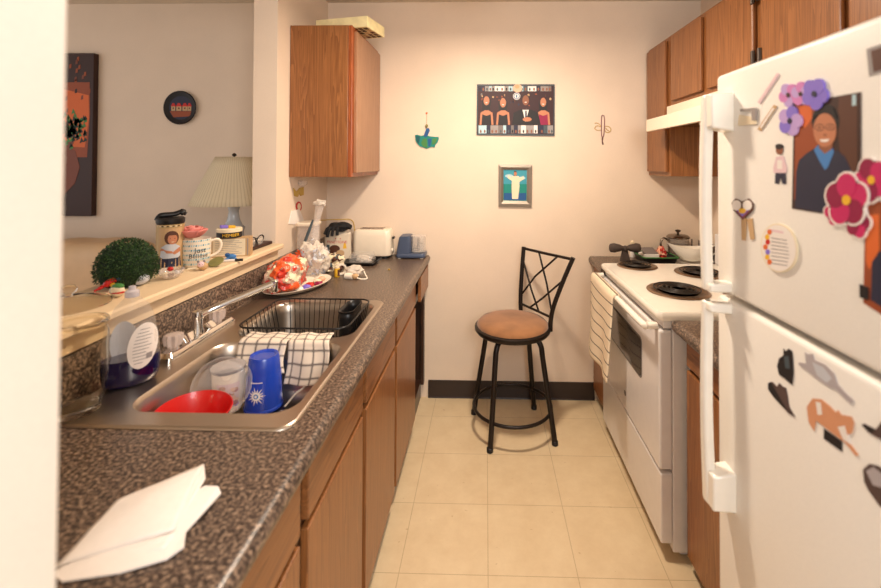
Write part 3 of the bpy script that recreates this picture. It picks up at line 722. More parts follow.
fridge_item('cat_magnet', 'orange and white cat cutout bending over a dark book', 'magnet', [('black', Cc((230, 305), (286, 344), (286, 376), (230, 336)), .8), ('catorange', Cc((178, 238), (196, 212), (222, 214), (250, 236), (268, 256), (274, 248), (284, 262), (316, 268), (324, 286), (318, 318), (300, 326), (312, 352), (338, 386), (330, 390), (296, 348), (256, 318), (228, 296), (206, 280), (200, 312), (184, 286)), 1.2), ('white', Cc((274, 300), (296, 296), (312, 352), (292, 340)), 1.4), ('white', Cc((206, 222), (222, 224), (226, 262), (212, 262)), 1.4)], cg)
fridge_item('cat_magnet', 'dark cat cutout at the right edge of the refrigerator door', 'magnet', [('catbrown', Cc((348, 294), (356, 290), (392, 308), (420, 270), (470, 280), (500, 330), (470, 380), (410, 340), (370, 318)), 1.2), ('black', Cc((348, 294), (356, 291), (392, 310), (380, 318)), 1.4)], cg)
fridge_item('cat_magnet', 'brown pointed face cat cutout, lowest on the refrigerator door', 'magnet', [('catbrown', Cc((352, 432), (372, 414), (398, 420), (430, 440), (470, 470), (470, 560), (440, 560), (405, 546), (370, 498), (356, 470)), 1.2), ('catgrey', Cc((362, 436), (385, 424), (420, 450), (420, 490), (384, 480)), 1.4)], cg)

# ------------------------------------------------------------------ bar stool
t = thing('bar_stool', 'black metal bar stool with round tan suede seat and lattice back', 'stool', (.145, 2.295, 0))
sc = Vector((.145, 2.295, 0)); SZ = .548
MB().lathe([(.15, SZ-.035), (.192, SZ-.03), (.2, SZ-.018), (.2, SZ-.006), (.19, SZ)], sc, 48).build('seat_rim', 'black_metal', t, 40)
MB().lathe([(.188, SZ-.004), (.187, SZ+.008), (.175, SZ+.02), (.14, SZ+.029), (.08, SZ+.034), (.0001, SZ+.036)], sc, 48).build('seat_cushion', 'suede', t, 60)
for fxy in ((.025, 2.11), (.349, 2.171), (-.061, 2.425), (.28, 2.484)):
    f = Vector((fxy[0], fxy[1], 0)); dr_ = (f-sc).normalized()
    pts = [sc+dr_*.06+Vector((0, 0, SZ-.045)), sc+dr_*.13+Vector((0, 0, SZ-.046)), sc+dr_*.162+Vector((0, 0, SZ-.075)), sc+dr_*.175+Vector((0, 0, SZ-.15)), f.lerp(sc, .06)+Vector((0, 0, .1)), f+Vector((0, 0, .004))]
    lg = MB().tube(smooth_path(pts, 6), .0135, 10).build('leg', 'black_metal', t, 60)
    MB().lathe([(.014, .0005), (.016, .002), (.016, .02), (.014, .022)], f, 14).build('rubber_foot', 'black_plastic', lg, 50)
MB().tube([sc+Vector((.203*cos(a), .203*sin(a), .13)) for a in [2*PI*k/48 for k in range(48)]], .0085, 8, closed=True).build('foot_ring', 'black_metal', t, 60)
TL, TR = Vector((.222, 2.50, .920)), Vector((.452, 2.23, .918)); BL, BR = Vector((.205, 2.468, .53)), Vector((.34, 2.26, .53))
def post(a, b, bow): 
    m1 = b.lerp(a, .35)+bow; return smooth_path([b, b.lerp(a, .15)+bow*.7, m1, b.lerp(a, .7)+bow*.6, a], 6)
bow = Vector((.0, -.0, 0))
dirx = (TR-TL).normalized()
pL = post(TL, BL, dirx*.0-Vector((.008, 0, 0))); pR = post(TR, BR, Vector((-.022, .004, 0)))
MB().tube(pL, .012, 10).build('back_post', 'black_metal', t, 60); MB().tube(pR, .012, 10).build('back_post', 'black_metal', t, 60)
def along(p, s_):
    q = s_*(len(p)-1); i = min(int(q), len(p)-2); return p[i].lerp(p[i+1], q-i)
def bp(u, v):      # v 0 = lower rail, 1 = top rail
    s_ = .30+.66*v; return along(pL, s_).lerp(along(pR, s_), u)
MB().tube([along(pL, .97), bp(.5, 1.0)+Vector((0, 0, .002)), along(pR, .97)], .008, 8).build('top_rail', 'black_metal', t, 60)
MB().tube([bp(0, 0), bp(.5, 0), bp(1, 0)], .007, 8).build('lower_rail', 'black_metal', t, 60)
for a, b in (((0, .22), (.72, 1)), ((.32, 0), (1, .68)), ((0, .82), (.62, 0)), ((.34, 1), (1, .12))):
    MB().tube([bp(*a), bp((a[0]+b[0])/2, (a[1]+b[1])/2), bp(*b)], .0055, 8).build('lattice_bar', 'black_metal', t, 60)

# ------------------------------------------------------------------ end wall decorations
def wall_item(mb, polys, off=0, sc_=None):
    mats = []
    for col, pts, h in polys:
        if col not in mats: mats.append(col)
        q = [on(x, y, 1, YB) for x, y in pts]; q = [Vector((p.x, YB-.0004-off, p.z)) for p in q]
        mb.prism(q, (0, -h/1000, 0), mats.index(col))
    return [P_(c) for c in mats]
def W7(*p): return [(470+x/4.2, 75+y/4.2) for x, y in p]
t = thing('collage_poster', 'wide collage poster of four dressed up people on the end wall', 'poster', tuple(on(516, 136, 1, YB)))
q = [on(x, y, 1, YB) for x, y in ((477, 84.5), (554.5, 84.5), (554.3, 136), (476.5, 135))]
MB().prism([(p.x, YB-.001, p.z) for p in q], (0, -.008, 0)).build('backing_board', P_('slate'), t)
pol = [('wine', [(478, 86), (553.5, 86), (553.3, 134.5), (477.7, 133.7)], .3)]
rnd = random.Random(3)
for x0, x1, ya, yb in ((478.5, 553, 86.5, 91.5), (478.5, 553, 125.5, 133.5)):
    x = x0
    while x < x1-2:
        w_ = rnd.uniform(2.5, 5); pol.append((rnd.choice(['grey', 'silver', 'slate', 'white', 'navy', 'glassgrey', 'lightblue']), [(x, ya), (min(x+w_, x1), ya), (min(x+w_, x1), yb), (x, yb)], .5)); 
        pol.append((rnd.choice(['black', 'skin_dark', 'slate']), ell(x+w_/2, yb-2, .9, 1.7, 8), .6)); x += w_
for k in range(34): pol.append((rnd.choice(['brown', 'rust', 'navy', 'glassgrey', 'tan']), ell(rnd.uniform(480, 551), rnd.uniform(94, 106), rnd.uniform(.4, 1.2), rnd.uniform(.4, 1.4), 7), .45))
for cx_, hy, rr, kind in ((486.5, 101, 3.5, 'w'), (503, 103, 3.6, 'w'), (525.5, 100.5, 3.9, 'm'), (543, 102.5, 3.5, 'w')):
    if kind == 'w':
        pol.append(('black', ell(cx_, hy+1.6, rr*1.3, rr*1.75, 14), .6)); pol.append(('black', [(cx_-rr*1.25, hy+1), (cx_+rr*1.1, hy+1), (cx_+rr*.9, hy+12), (cx_+rr*.4, hy+9), (cx_-rr*.6, hy+9), (cx_-rr*1.1, hy+13)], .65))
        pol.append(('skin', [(cx_-7, 125), (cx_-6, 113), (cx_-2, 110.5), (cx_+2, 110.5), (cx_+6, 113), (cx_+7, 125)], .7))
        pol.append((('black', 'black', 'crimson')[int(cx_ > 540)*2], [(cx_-5, 125), (cx_-4.2, 114.5), (cx_, 116), (cx_+4.2, 114.5), (cx_+5, 125)], .8))
    else:
        pol.append(('white', [(522, 110), (529, 110), (528, 122), (524, 122)], .8))
        pol.append(('black', [(512, 125), (513.5, 113), (522, 109), (525.3, 122), (529, 109), (538, 113), (540.5, 125)], .9)); pol.append(('navy', [(525, 111), (526.6, 111), (526.8, 121), (525, 121)], 1.0))
        pol.append(('skin', ell(527, 119.5, 4.5, 2.2, 12), 1.1)); pol.append(('black', ell(cx_, hy-2.2, rr, rr*.8, 12), .9))
    pol.append(('skin' if kind == 'w' else 'skin_dark', ell(cx_, hy, rr*.85, rr*1.3, 14), 1.1)); pol.append(('white', [(cx_-1.2, hy+1.6), (cx_+1.2, hy+1.6), (cx_+.6, hy+2.4), (cx_-.6, hy+2.4)], 1.2))
pol += [('peach', ell(517.5, 88.5, 4.6, 4.2, 14), 2), ('tan', ell(517, 87, 2.4, 2, 10), 2.4), ('white', ell(516.5, 96.5, 3.6, 3.6, 18), 2.2), ('deepblue', ell(516.5, 96.5, 3, 3, 18), 2.5), ('white', ell(516.5, 96.5, 2.3, 2.3, 18), 2.7), ('deepblue', ell(516.5, 96.5, .7, 1.7, 10), 2.9)]
mb = MB(); ms = wall_item(mb, pol, .009); mb.build('printed_picture', ms, t)
t = thing('framed_picture', 'small silver framed teal picture of a robed figure below the poster', 'picture', tuple(on(515, 207, 1, YB)))
fo = ((498.5, 164.5), (532, 165), (531.5, 207), (498.5, 206.5)); fi = ((503.5, 169.5), (527, 170), (526.5, 201), (503.3, 200.5))
mb = MB(); O = [on(x, y, 1, YB) for x, y in fo]; I = [on(x, y, 1, YB) for x, y in fi]
mb.loft([[(p.x, YB-.0008, p.z) for p in O], [(p.x, YB-.012, p.z) for p in O], [(p.x, YB-.016, p.z) for p in [a.lerp(b, .5) for a, b in zip(O, I)]], [(p.x, YB-.006, p.z) for p in I], [(p.x, YB-.0008, p.z) for p in I]])
mb.build('frame', mat('pewter', (150, 140, 128), .45, .6, bump=.8, scale=120), t)
pol = [('skyteal', [(503.4, 169.6), (526.9, 170), (526.4, 200.9), (503.4, 200.4)], 1), ('teal', [(503.4, 184), (526.8, 184), (526.4, 200.9), (503.4, 200.4)], 1.3), ('deepblue', [(504, 193), (526, 193), (526, 200.4), (504, 200)], 1.5),
    ('lightblue', ell(509, 176, 4, 1.8, 12), 1.4), ('lightblue', ell(522, 178, 3.5, 1.5, 12), 1.4), ('darkbrown', [(514, 171), (516.4, 171), (516.8, 185), (514, 185)], 1.6),
    ('cream', [(512, 176), (519, 176), (519.5, 186), (518, 199), (512, 199), (511.6, 186)], 1.9), ('cream', [(508, 175), (512.5, 178), (512, 181), (507.5, 178)], 2), ('cream', [(519, 178), (523.5, 176), (524, 179), (519, 182)], 2), ('skin', ell(515.3, 173.8, 1.6, 2.1, 10), 2.2)]
mb = MB(); ms = wall_item(mb, pol); mb.build('printed_picture', ms, t)
# dancer shaped ornament
def W6(*p): return [(405+x/9.8, 100+y/9.8) for x, y in p]
t = thing('dancer_ornament', 'glittery teal and blue skirted dancer ornament hanging left of the poster', 'ornament', tuple(on(427, 150, 1, YB)))
mb = MB(); ms = wall_item(mb, [('teal', W6((100, 345), (120, 340), (160, 352), (200, 340), (240, 355), (300, 362), (330, 360), (332, 385), (318, 420), (296, 440), (292, 466), (262, 458), (240, 466), (212, 478), (176, 462), (150, 456), (124, 430), (106, 400)), 6),
    ('darkteal', W6((110, 352), (150, 358), (140, 430), (118, 405)), 8), ('green', W6((180, 380), (215, 376), (220, 470), (178, 455), (160, 420)), 8), ('deepblue', W6((225, 380), (262, 380), (250, 450), (230, 455)), 7.6), ('green', W6((270, 380), (318, 376), (300, 425), (268, 440)), 8)]); mb.build('skirt', ms, t)
mb = MB(); ms = wall_item(mb, [('deepblue', W6((186, 350), (200, 310), (214, 280), (236, 276), (244, 300), (226, 340), (214, 362), (190, 362)), 9)]); mb.build('bodice', ms, t)
mb = MB(); p = on(405+212/9.8, 100+255/9.8, 1, YB-.008); mb.blob(p, (.008, .006, .011), .1, 2, 1, 3); mb.build('head', P_('olive'), t, 60)
a = on(405+213/9.8, 100+130/9.8, 1, YB); mb = MB().tube([(a.x, YB-.006, a.z), (p.x, YB-.006, p.z+.008)], .0007, 5); mb.build('hanging_thread', P_('tan'), t)
MB().lathe([(.006, .0005), (.006, .003), (.002, .008)], (a.x, YB, a.z), 12, ax=(0, -1, 0)).build('pin', P_('orange'), t, 40)
# rosary like ornament
t = thing('wall_charm', 'maroon beaded loop over a small tan bow shaped charm on the end wall', 'ornament', tuple(on(602, 144, 1, YB)))
def W8(x, y): q = on(580+x/13.07, 105+y/13.07, 1, YB); return Vector((q.x, YB-.004, q.z))
lp = [W8(*p_) for p_ in ((280, 400), (276, 300), (278, 180), (284, 142), (296, 134), (312, 146), (318, 190), (316, 300), (306, 400), (292, 425))]
MB().tube(smooth_path(lp + [lp[0]], 4), .0022, 6).build('loop', P_('plum'), t, 60)
MB().tube(smooth_path([W8(292, 420), W8(288, 460), W8(292, 490), W8(300, 520)], 4), [.004]*4+[.0028]*4+[.004]*4+[.001], 6).build('tassel', P_('maroon'), t, 60)
for pts_ in (((275, 330), (240, 330), (200, 322), (196, 290), (230, 270), (262, 285)), ((190, 240), (220, 236), (262, 262), (275, 300)), ((320, 280), (360, 280), (395, 300), (402, 330), (380, 358), (340, 356), (325, 330)), ((330, 300), (350, 320), (385, 350))):
    MB().tube(smooth_path([W8(*p_)+Vector((0, .002, 0)) for p_ in pts_], 4), .002, 6).build('scroll', P_('gold'), t, 60)

# left wall papers under the wall cabinet
def LW(x, y, o_=.0006): q = on(x, y, 0, XL); return Vector((XL+o_, q.y, q.z))
mb = MB().prism([LW(288, 224), LW(291, 211), LW(299, 209), LW(304, 222), LW(297, 224.5)], (.003, 0, 0))
tag(mb.build('note', 'paper_white', origin=LW(296, 224)), 'white paper note stuck on the left wall below the red sticker', 'note')
t = thing('wall_sticker', 'small red oval sticker on the left wall under the cabinet', 'sticker', tuple(LW(298, 207)))
MB().prism([LW(x, y) for x, y in ell(298.5, 206.5, 2.9, 5, 16)], (.002, 0, 0)).build('backing', P_('red'), t)
MB().prism([LW(x, y) for x, y in ell(298.5, 206.5, 1.7, 3.2, 16)], (.003, 0, 0)).build('centre', P_('cream'), t)
t = thing('letter_magnet', 'yellow and grey letter shaped piece on the left wall near the cabinet', 'ornament', tuple(LW(297, 192)))
MB().prism([LW(*p_) for p_ in ((293, 188), (296, 192), (299, 188), (303, 187), (303, 195), (300, 196), (299, 193), (297, 197), (294, 196))], (.004, 0, 0)).build('letter', P_('gold'), t)
tag(MB().blob(LW(299, 183, .02), (.02, .03, .016), .4, 2, 3, 3, 0, .3).build('plastic_wrap', 'thin_plastic', origin=LW(299, 183, .02), smooth=40), 'clear crumpled plastic stuck under the left wall cabinet', 'wrap')

# ------------------------------------------------------------------ living room
def pic(x, y, Y=YB): return on(x, y, 1, Y)
t = thing('canvas_painting', 'tall canvas of a potted plant against a red sky on the living room wall', 'painting', tuple(pic(85, 216)))
xr = pic(98.5, 100).x; zt_, zb_ = pic(98, 54.5).z, pic(98, 215.5).z
MB().box((xr-.48, YB-.035, zb_), (xr, YB-.001, zt_)).build('canvas', P_('darkbrown'), t, bevel=.003)
x0_ = xr-.48; wz = zt_-zb_
def cv(u, v): return Vector((x0_+.48*u, YB-.0352, zb_+wz*v))
pm = MB()
def cp_(pts, mi, h): pm.prism([cv(*p_) for p_ in pts], (0, -h/1000, 0), mi)
cp_([(.0, .36), (.93, .36), (.96, .62), (.95, .82), (0, .82)], 0, .5)
cp_([(.0, .44), (.9, .42), (.95, .6), (.94, .74), (.6, .78), (0, .76)], 1, .8)
for k in range(26):
    a_, b_ = rnd.uniform(.35, .97), rnd.uniform(.62, .97); cp_([(a_, b_), (a_+.03, b_+.004), (a_+.03, b_+.03), (a_+.005, b_+.026)], rnd.choice([2, 3, 0]), 1.0)
cp_([(.35, .14), (.62, .12), (.78, .2), (.84, .3), (.78, .4), (.62, .44), (.5, .44), (.35, .38), (.28, .26)], 3, 1.3)
cp_([(.42, .42), (.74, .42), (.76, .46), (.42, .46)], 3, 1.6)
for k in range(110):
    a_, b_ = rnd.gauss(.70, .10), rnd.gauss(.52, .045); a_ = min(.88, a_); cp_([(a_, b_), (a_+.05, b_+.012), (a_+.02, b_+.035)], rnd.choice([4, 4, 5]), 1.9)
pm.build('painted_scene', [P_('rust'), P_('orange'), P_('darkbrown'), P_('pot'), P_('plantdark'), P_('green')], t)
pc = pic(182, 108); pc.y = YB
t = thing('wall_plate', 'round dark plate with a red roofed village scene on the living room wall', 'plate', tuple(pc))
MB().lathe([(.02, .001), (.07, .004), (.100, .02), (.103, .019), (.098, .0235), (.07, .0095), (.0001, .008)], pc, 40, ax=(0, -1, 0)).build('plate_body', P_('black'), t, 50)
pm = MB(); 
def pp(pts, mi, h): pm.prism([(pc.x+u*1.12, pc.y-.0095, pc.z+v*1.25+.004) for u, v in pts], (0, -h/1000, 0), mi)
pp(ell(0, 0, .066, .066, 28), 0, 1); pp([(-.06, -.02), (.06, -.02), (.05, -.045), (-.04, -.05)], 4, 2)
for u, w_ in ((-.052, .022), (-.024, .028), (.01, .026), (.038, .02)):
    pp([(u, -.018), (u+w_, -.018), (u+w_, .004), (u, .004)], 2, 2.2); pp([(u-.003, .003), (u+w_+.003, .003), (u+w_*.7, .02), (u+w_*.3, .02)], 1, 2.6); pp([(u+w_*.35, -.01), (u+w_*.65, -.01), (u+w_*.65, -.002), (u+w_*.35, -.002)], 3, 2.8)
pm.build('painted_scene', [P_('navy'), P_('red'), P_('tan'), P_('brown'), P_('rust')], t)
# sofa
t = thing('sofa', 'beige leather sofa in the living room beyond the pass through ledge', 'sofa', (-2.5, 2.2, 0))
def cushion(cx, cy, cz, a, b, c_, seed, n=4):
    mb = MB(); bm = bmesh.new(); bmesh.ops.create_cube(bm, size=2); bmesh.ops.subdivide_edges(bm, edges=bm.edges[:], cuts=9, use_grid_fill=True)
    vs = []
    for v in bm.verts:
        p = v.co; d = p.normalized(); e = 5; k = (abs(p.x)**e+abs(p.y)**e+abs(p.z)**e)**(1/e); q = p/k
        w_ = .018*sin(9*q.x+7*q.z+seed)*(1-abs(q.z)*.3) + .02*noise.noise(q*2.2+Vector((seed, 0, 0)))
        vs.append((cx+q.x*a*(1+w_), cy+q.y*b*(1+w_*2), cz+q.z*c_*(1+w_)))
    bm.verts.index_update(); mb.add(vs, [[w.index for w in f.verts] for f in bm.faces]); bm.free(); return mb
cushion(-2.5, 2.05, .22, .8, .43, .18, 1).build('base', 'sofa_leather', t, 70)
for k, x in enumerate((-2.82, -2.18)): cushion(x, 1.95, .46, .32, .33, .09, k).build('seat_cushion', 'sofa_leather', t, 70)
for k, x in enumerate((-2.82, -2.18)): cushion(x, 2.34, .70, .34, .17, .27, k+3).build('back_cushion', 'sofa_leather', t, 70)
for k, x in enumerate((-3.27, -1.75)): cushion(x, 2.02, .34, .12, .44, .31, k+6).build('armrest', 'sofa_leather', t, 70)
# end table and lamp
lx, ly = -1.345, 2.28
lc = on(234, 180, 1, ly); lx = lc.x
t = thing('end_table', 'brown wooden end table carrying the lamp in the living room', 'table', (lx+.02, ly, 0))
MB().box((lx-.13, ly-.25, .60), (lx+.25, ly+.25, .63)).build('table_top', 'oak_dark_and_shade', t, bevel=.004)
for a_ in (-.10, .22):
    for b_ in (-.22, .22): MB().box((lx+a_-.018, ly+b_-.018, .001), (lx+a_+.018, ly+b_+.018, .6)).build('leg', 'oak_dark_and_shade', t, bevel=.002)
t = thing('table_lamp', 'grey ceramic table lamp with wide pleated cream shade', 'lamp', (lx, ly, .632))
zt1, zb1 = on(234, 157, 1, ly).z, on(232, 203.5, 1, ly).z
base = [(.09, .633), (.095, .65), (.06, .67), (.05, .69), (.09, .76), (.10, .85), (.085, .93), (.05, .97), (.05, 1.03), (.054, 1.045), (.056, 1.055), (.044, 1.065), (.03, 1.10), (.024, 1.14), (.03, 1.165), (.028, 1.17), (.008, 1.172)]
MB().lathe(base, (lx, ly, 0), 36).build('base', 'ceramic', t, 45)
MB().tube([(lx, ly, 1.17), (lx, ly, zt1+.012)], .006, 8).lathe([(.012, 1.172), (.014, 1.19), (.014, 1.22), (.01, 1.225)], (lx, ly, 0), 16).build('stem', 'bronze_pan', t, 40)
sh = MB()
def shf(u, v):
    a = 2*PI*u; r = .205+(.088-.205)*v; r *= 1+.003*cos(a*70); return (lx+r*cos(a), ly+r*sin(a), zb1+(zt1-zb1)*v)
sh.grid(shf, 280, 6).build('lamp_shade', 'shade_cloth', t, 60, solid=.002, recalc=False)
MB().lathe([(.01, zt1+.006), (.012, zt1+.012), (.005, zt1+.02), (.0001, zt1+.022)], (lx, ly, 0), 12).build('finial', 'bronze_pan', t, 40)


# ------------------------------------------------------------------ things on the ledge
ZL = 1.0305
def at(x, y, z=ZL): return on(x, y, 2, z)
def facing(c):
    """unit vectors at a thing: to the right of someone looking from the kitchen, and towards them"""
    d = Vector((c[0], c[1], 0)).normalized(); return Vector((d.y, -d.x, 0)), -d
def wrap(c, r, z0, off=.0006, k=1.0, turn=0):
    R_, T_ = facing(c); c = Vector(c)
    def fn(u, v):
        a = u/r + turn; rr = (r(v) if callable(r) else r) + off
        return Vector((c.x, c.y, z0+v)) + (R_*sin(a) + T_*cos(a))*rr
    return fn
# boxwood dome
c = at(127, 284)
c = Vector((c.x-.0, c.y, ZL))
t = thing('boxwood_ball', 'round clipped dark green artificial boxwood on the ledge behind the small toys', 'plant', tuple(c))
hb = .135; rb = .078
MB().lathe([(.05, ZL+.0005), (rb*.8, ZL+.012), (rb*.93, ZL+.05), (rb*.8, ZL+.095), (rb*.45, ZL+.12), (.0001, ZL+.126)], (c.x, c.y, 0), 24).build('inner_core', 'leaf_dark', t, 60)
mb = MB(); rnd = random.Random(5)
for k in range(5200):
    a, h = rnd.uniform(0, 2*PI), rnd.uniform(0, 1)
    ph = math.acos(1-h*1.35) ; d = Vector((sin(ph)*cos(a), sin(ph)*sin(a), cos(ph)))
    p = Vector((c.x+d.x*rb*rnd.uniform(.9, 1.02), c.y+d.y*rb*rnd.uniform(.9, 1.02), ZL+.048+d.z*(hb-.048)*rnd.uniform(.93, 1.03)))
    if p.z < ZL+.002: continue
    t1 = Vector((rnd.uniform(-1, 1), rnd.uniform(-1, 1), rnd.uniform(-1, 1))).normalized(); l = rnd.uniform(.005, .009)
    q = d*.8 + t1*.8; q.normalize(); sd = q.cross(t1 + Vector((.1, .2, .3))).normalized()*.0016
    mb.add([p, p+q*l*.5+sd, p+q*l, p+q*l*.5-sd], [(0, 1, 2, 3)], 0 if rnd.random() < .7 else 1)
mb.build('foliage', ['leaf', mat('leaf_light', (56, 90, 40), .6, var=.2)], t, recalc=False)
# clear pot lid
c = at(68, 306)
t = thing('glass_dish', 'clear glass pot lid with a round knob lying on the ledge beside the white wall', 'dish', tuple(c))
MB().lathe([(.088, ZL+.0005), (.09, ZL+.004), (.08, ZL+.012), (.04, ZL+.022), (.012, ZL+.024), (.012, ZL+.0225), (.04, ZL+.0195), (.08, ZL+.009), (.086, ZL+.0005)], (c.x, c.y, 0), 40, caps=False).build('lid_glass', 'glass', t, 60)
MB().lathe([(.008, ZL+.0245), (.009, ZL+.03), (.016, ZL+.036), (.018, ZL+.044), (.012, ZL+.052), (.0001, ZL+.054)], (c.x, c.y, 0), 24).build('knob', 'glass', t, 60)
# small toys
def toy(name, label, px_, py_, parts, cat='toy', group=None):
    c = at(px_, py_); t = thing(name, label, cat, tuple(c), group)
    R_, T_ = facing(c)
    for pn, m_, (u, w, h), (a, b, d), am in parts:
        MB().blob((0, 0, 0), (a, b, d), am, 1.6, px_ % 7, 3).build(pn, m_, t, 60).location = R_*u + T_*w + Vector((0, 0, h))
    return t
def blobpart(t, c, pn, m_, off, rad, am=.1, seed=1, fr_=1.6):
    R_, T_ = facing(c); o = Vector(c) + R_*off[0] + T_*off[1] + Vector((0, 0, off[2]))
    return MB().blob(o, rad, am, fr_, seed, 3).build(pn, m_, t, 60)
c = at(107, 291); t = thing('toy_bird', 'small red and yellow toy parrot lying in front of the boxwood', 'toy', tuple(c))
R_, T_ = facing(c)
pts = [c+R_*-.028+Vector((0, 0, .005)), c+R_*-.01+Vector((0, 0, .014)), c+R_*.012+Vector((0, 0, .028)), c+R_*.02+Vector((0, 0, .032))]
MB().tube(smooth_path(pts, 6), [.004]*4+[.007]*4+[.013]*8+[.009]*3, 12, flat=.75).build('body', 'red_plastic', t, 60)
blobpart(t, c, 'wing', P_('yellow'), (.012, .012, .018), (.009, .004, .006)); blobpart(t, c, 'head', P_('deepblue'), (.026, 0, .033), (.012, .01, .009)); blobpart(t, c, 'beak', P_('black'), (.036, .004, .026), (.008, .004, .004))
c = at(117, 297); t = thing('toy_fish', 'small green red and white striped toy beside the parrot', 'toy', tuple(c))
blobpart(t, c, 'body', P_('cream'), (0, 0, .016), (.020, .013, .0155)); blobpart(t, c, 'stripe', P_('red'), (0, .0035, .014), (.0203, .011, .0045)); blobpart(t, c, 'crest', P_('green'), (.002, 0, .029), (.016, .010, .008))
c = at(137, 285.5); t = thing('round_toy', 'round toy with bright blue top and white lower half, in front of the boxwood', 'toy', tuple(c))
blobpart(t, c, 'body', P_('shirt'), (.004, 0, .020), (.029, .022, .019), .05); blobpart(t, c, 'crown', P_('blue'), (-.002, 0, .036), (.022, .018, .014), .08); blobpart(t, c, 'tip', 'blue_plastic', (-.008, 0, .048), (.010, .008, .007), .05)
# tumbler with child photograph
c = at(170, 269); c = Vector((c.x, c.y, ZL)); r = .041
t = thing('travel_tumbler', 'travel tumbler with a photo of a child and black flip lid on the ledge', 'tumbler', tuple(c))
MB().lathe([(.036, ZL+.0005), (.04, ZL+.004), (r, ZL+.012), (r, ZL+.15), (.042, ZL+.152), (.042, ZL+.157), (.038, ZL+.158)], (c.x, c.y, 0), 48).build('cup_body', mat('tumbler_tan', (190, 160, 110), .3, coat=.4), t, 40)
MB().lathe([(.0405, ZL+.1585), (.0425, ZL+.164), (.0425, ZL+.176), (.038, ZL+.18), (.0001, ZL+.181)], (c.x, c.y, 0), 40).build('lid', 'black_plastic', t, 40)
R_, T_ = facing(c)
pth = smooth_path([c+R_*-.04+Vector((0, 0, .171)), c+R_*-.03+Vector((0, 0, .187)), c+R_*.01+Vector((0, 0, .19)), c+R_*.03+Vector((0, 0, .196)), c+R_*.045+Vector((0, 0, .188))], 6)
MB().tube(pth, [.007]*6+[.009]*12+[.012]*4+[.007]*3, 10, flat=.8).build('flip_spout', 'black_plastic', t, 60)
fn = lambda h: wrap(c, r, ZL, h)
pm = MB()
pm.sheet([(-.038, .014), (.038, .014), (.038, .146), (-.038, .146)], fn(.0004), 0, 6)
pm.sheet([(-.036, .0142), (.034, .0142), (.03, .05), (-.03, .05)], fn(.0007), 5, 4)
pm.sheet(ell(.004, .113, .021, .024), fn(.0008), 1, 3)
pm.sheet(ell(.006, .109, .0135, .018), fn(.0014), 2, 3); pm.sheet([(-.006, .122), (.018, .122), (.012, .13), (.0, .131)], fn(.0018), 1, 3)
pm.sheet([(-.03, .05), (-.026, .082), (-.012, .092), (.014, .092), (.028, .082), (.03, .05), (.022, .044), (-.02, .044)], fn(.0011), 3, 4)
pm.sheet([(-.032, .07), (-.024, .08), (-.01, .062), (.006, .06), (.006, .068), (-.012, .072)], fn(.0018), 2, 3); pm.sheet([(.026, .08), (.032, .066), (.012, .056), (.004, .062)], fn(.0018), 2, 3)
for q_ in ((.0, .111), (.012, .111)): pm.sheet(ell(q_[0], q_[1], .0016, .0014, 8), fn(.002), 1, 0)
pm.sheet([(.002, .1), (.011, .1), (.0065, .0975)], fn(.002), 4, 0)
for k in range(9): pm.sheet([(-.034+k*.008, .148), (-.029+k*.008, .148), (-.029+k*.008, .1515), (-.034+k*.008, .1515)], wrap(c, .0421, ZL+.003, .0003), (4, 6)[k % 2], 1)
pm.build('photo_print', [P_('tan'), P_('brown'), P_('skin'), P_('shirt'), P_('cream'), P_('navy'), P_('black')], t, recalc=False)
# candy dish
c = at(171, 278); c.z = ZL
t = thing('candy_dish', 'small clear glass dish of sweets in front of the tumbler', 'dish', tuple(c))
MB().lathe([(.02, ZL+.0005), (.024, ZL+.003), (.036, ZL+.02), (.038, ZL+.028), (.0365, ZL+.028), (.034, ZL+.019), (.022, ZL+.005), (.0001, ZL+.0045)], (c.x, c.y, 0), 32).build('bowl', 'cloudy_plastic', t, 50)
for k, (u, w, h, m_, nm) in enumerate(((-.016, .004, .016, 'cream', 'pale wrapped sweet at the left of the glass candy dish'), (.016, .006, .017, 'shirt', 'white wrapped sweet at the right of the glass candy dish'), (-.002, .0, .029, 'red', 'red wrapped sweet on top of the heap in the glass candy dish'), (.0, .014, .012, 'maroon', 'dark red sweet low in the middle of the glass candy dish'))):
    R_, T_ = facing(c); o_ = c + R_*u + T_*w + Vector((0, 0, h))
    g = MB().blob(o_, (.009, .008, .0065), .3, 2, k, 3).build('wrapped_sweet', P_(m_), smooth=60, origin=o_); tag(g, nm, 'sweet', 'sweets in the glass dish')
c = at(192, 270); R_, T_ = facing(c)
tag(MB().tube([c+R_*-.014+Vector((0, 0, .004)), c+R_*.014+Vector((0, 0, .004))], .0035, 10).build('chalk_stick', P_('cream'), smooth=50, origin=c), 'short pale stick lying on the ledge right of the candy dish', 'stick')
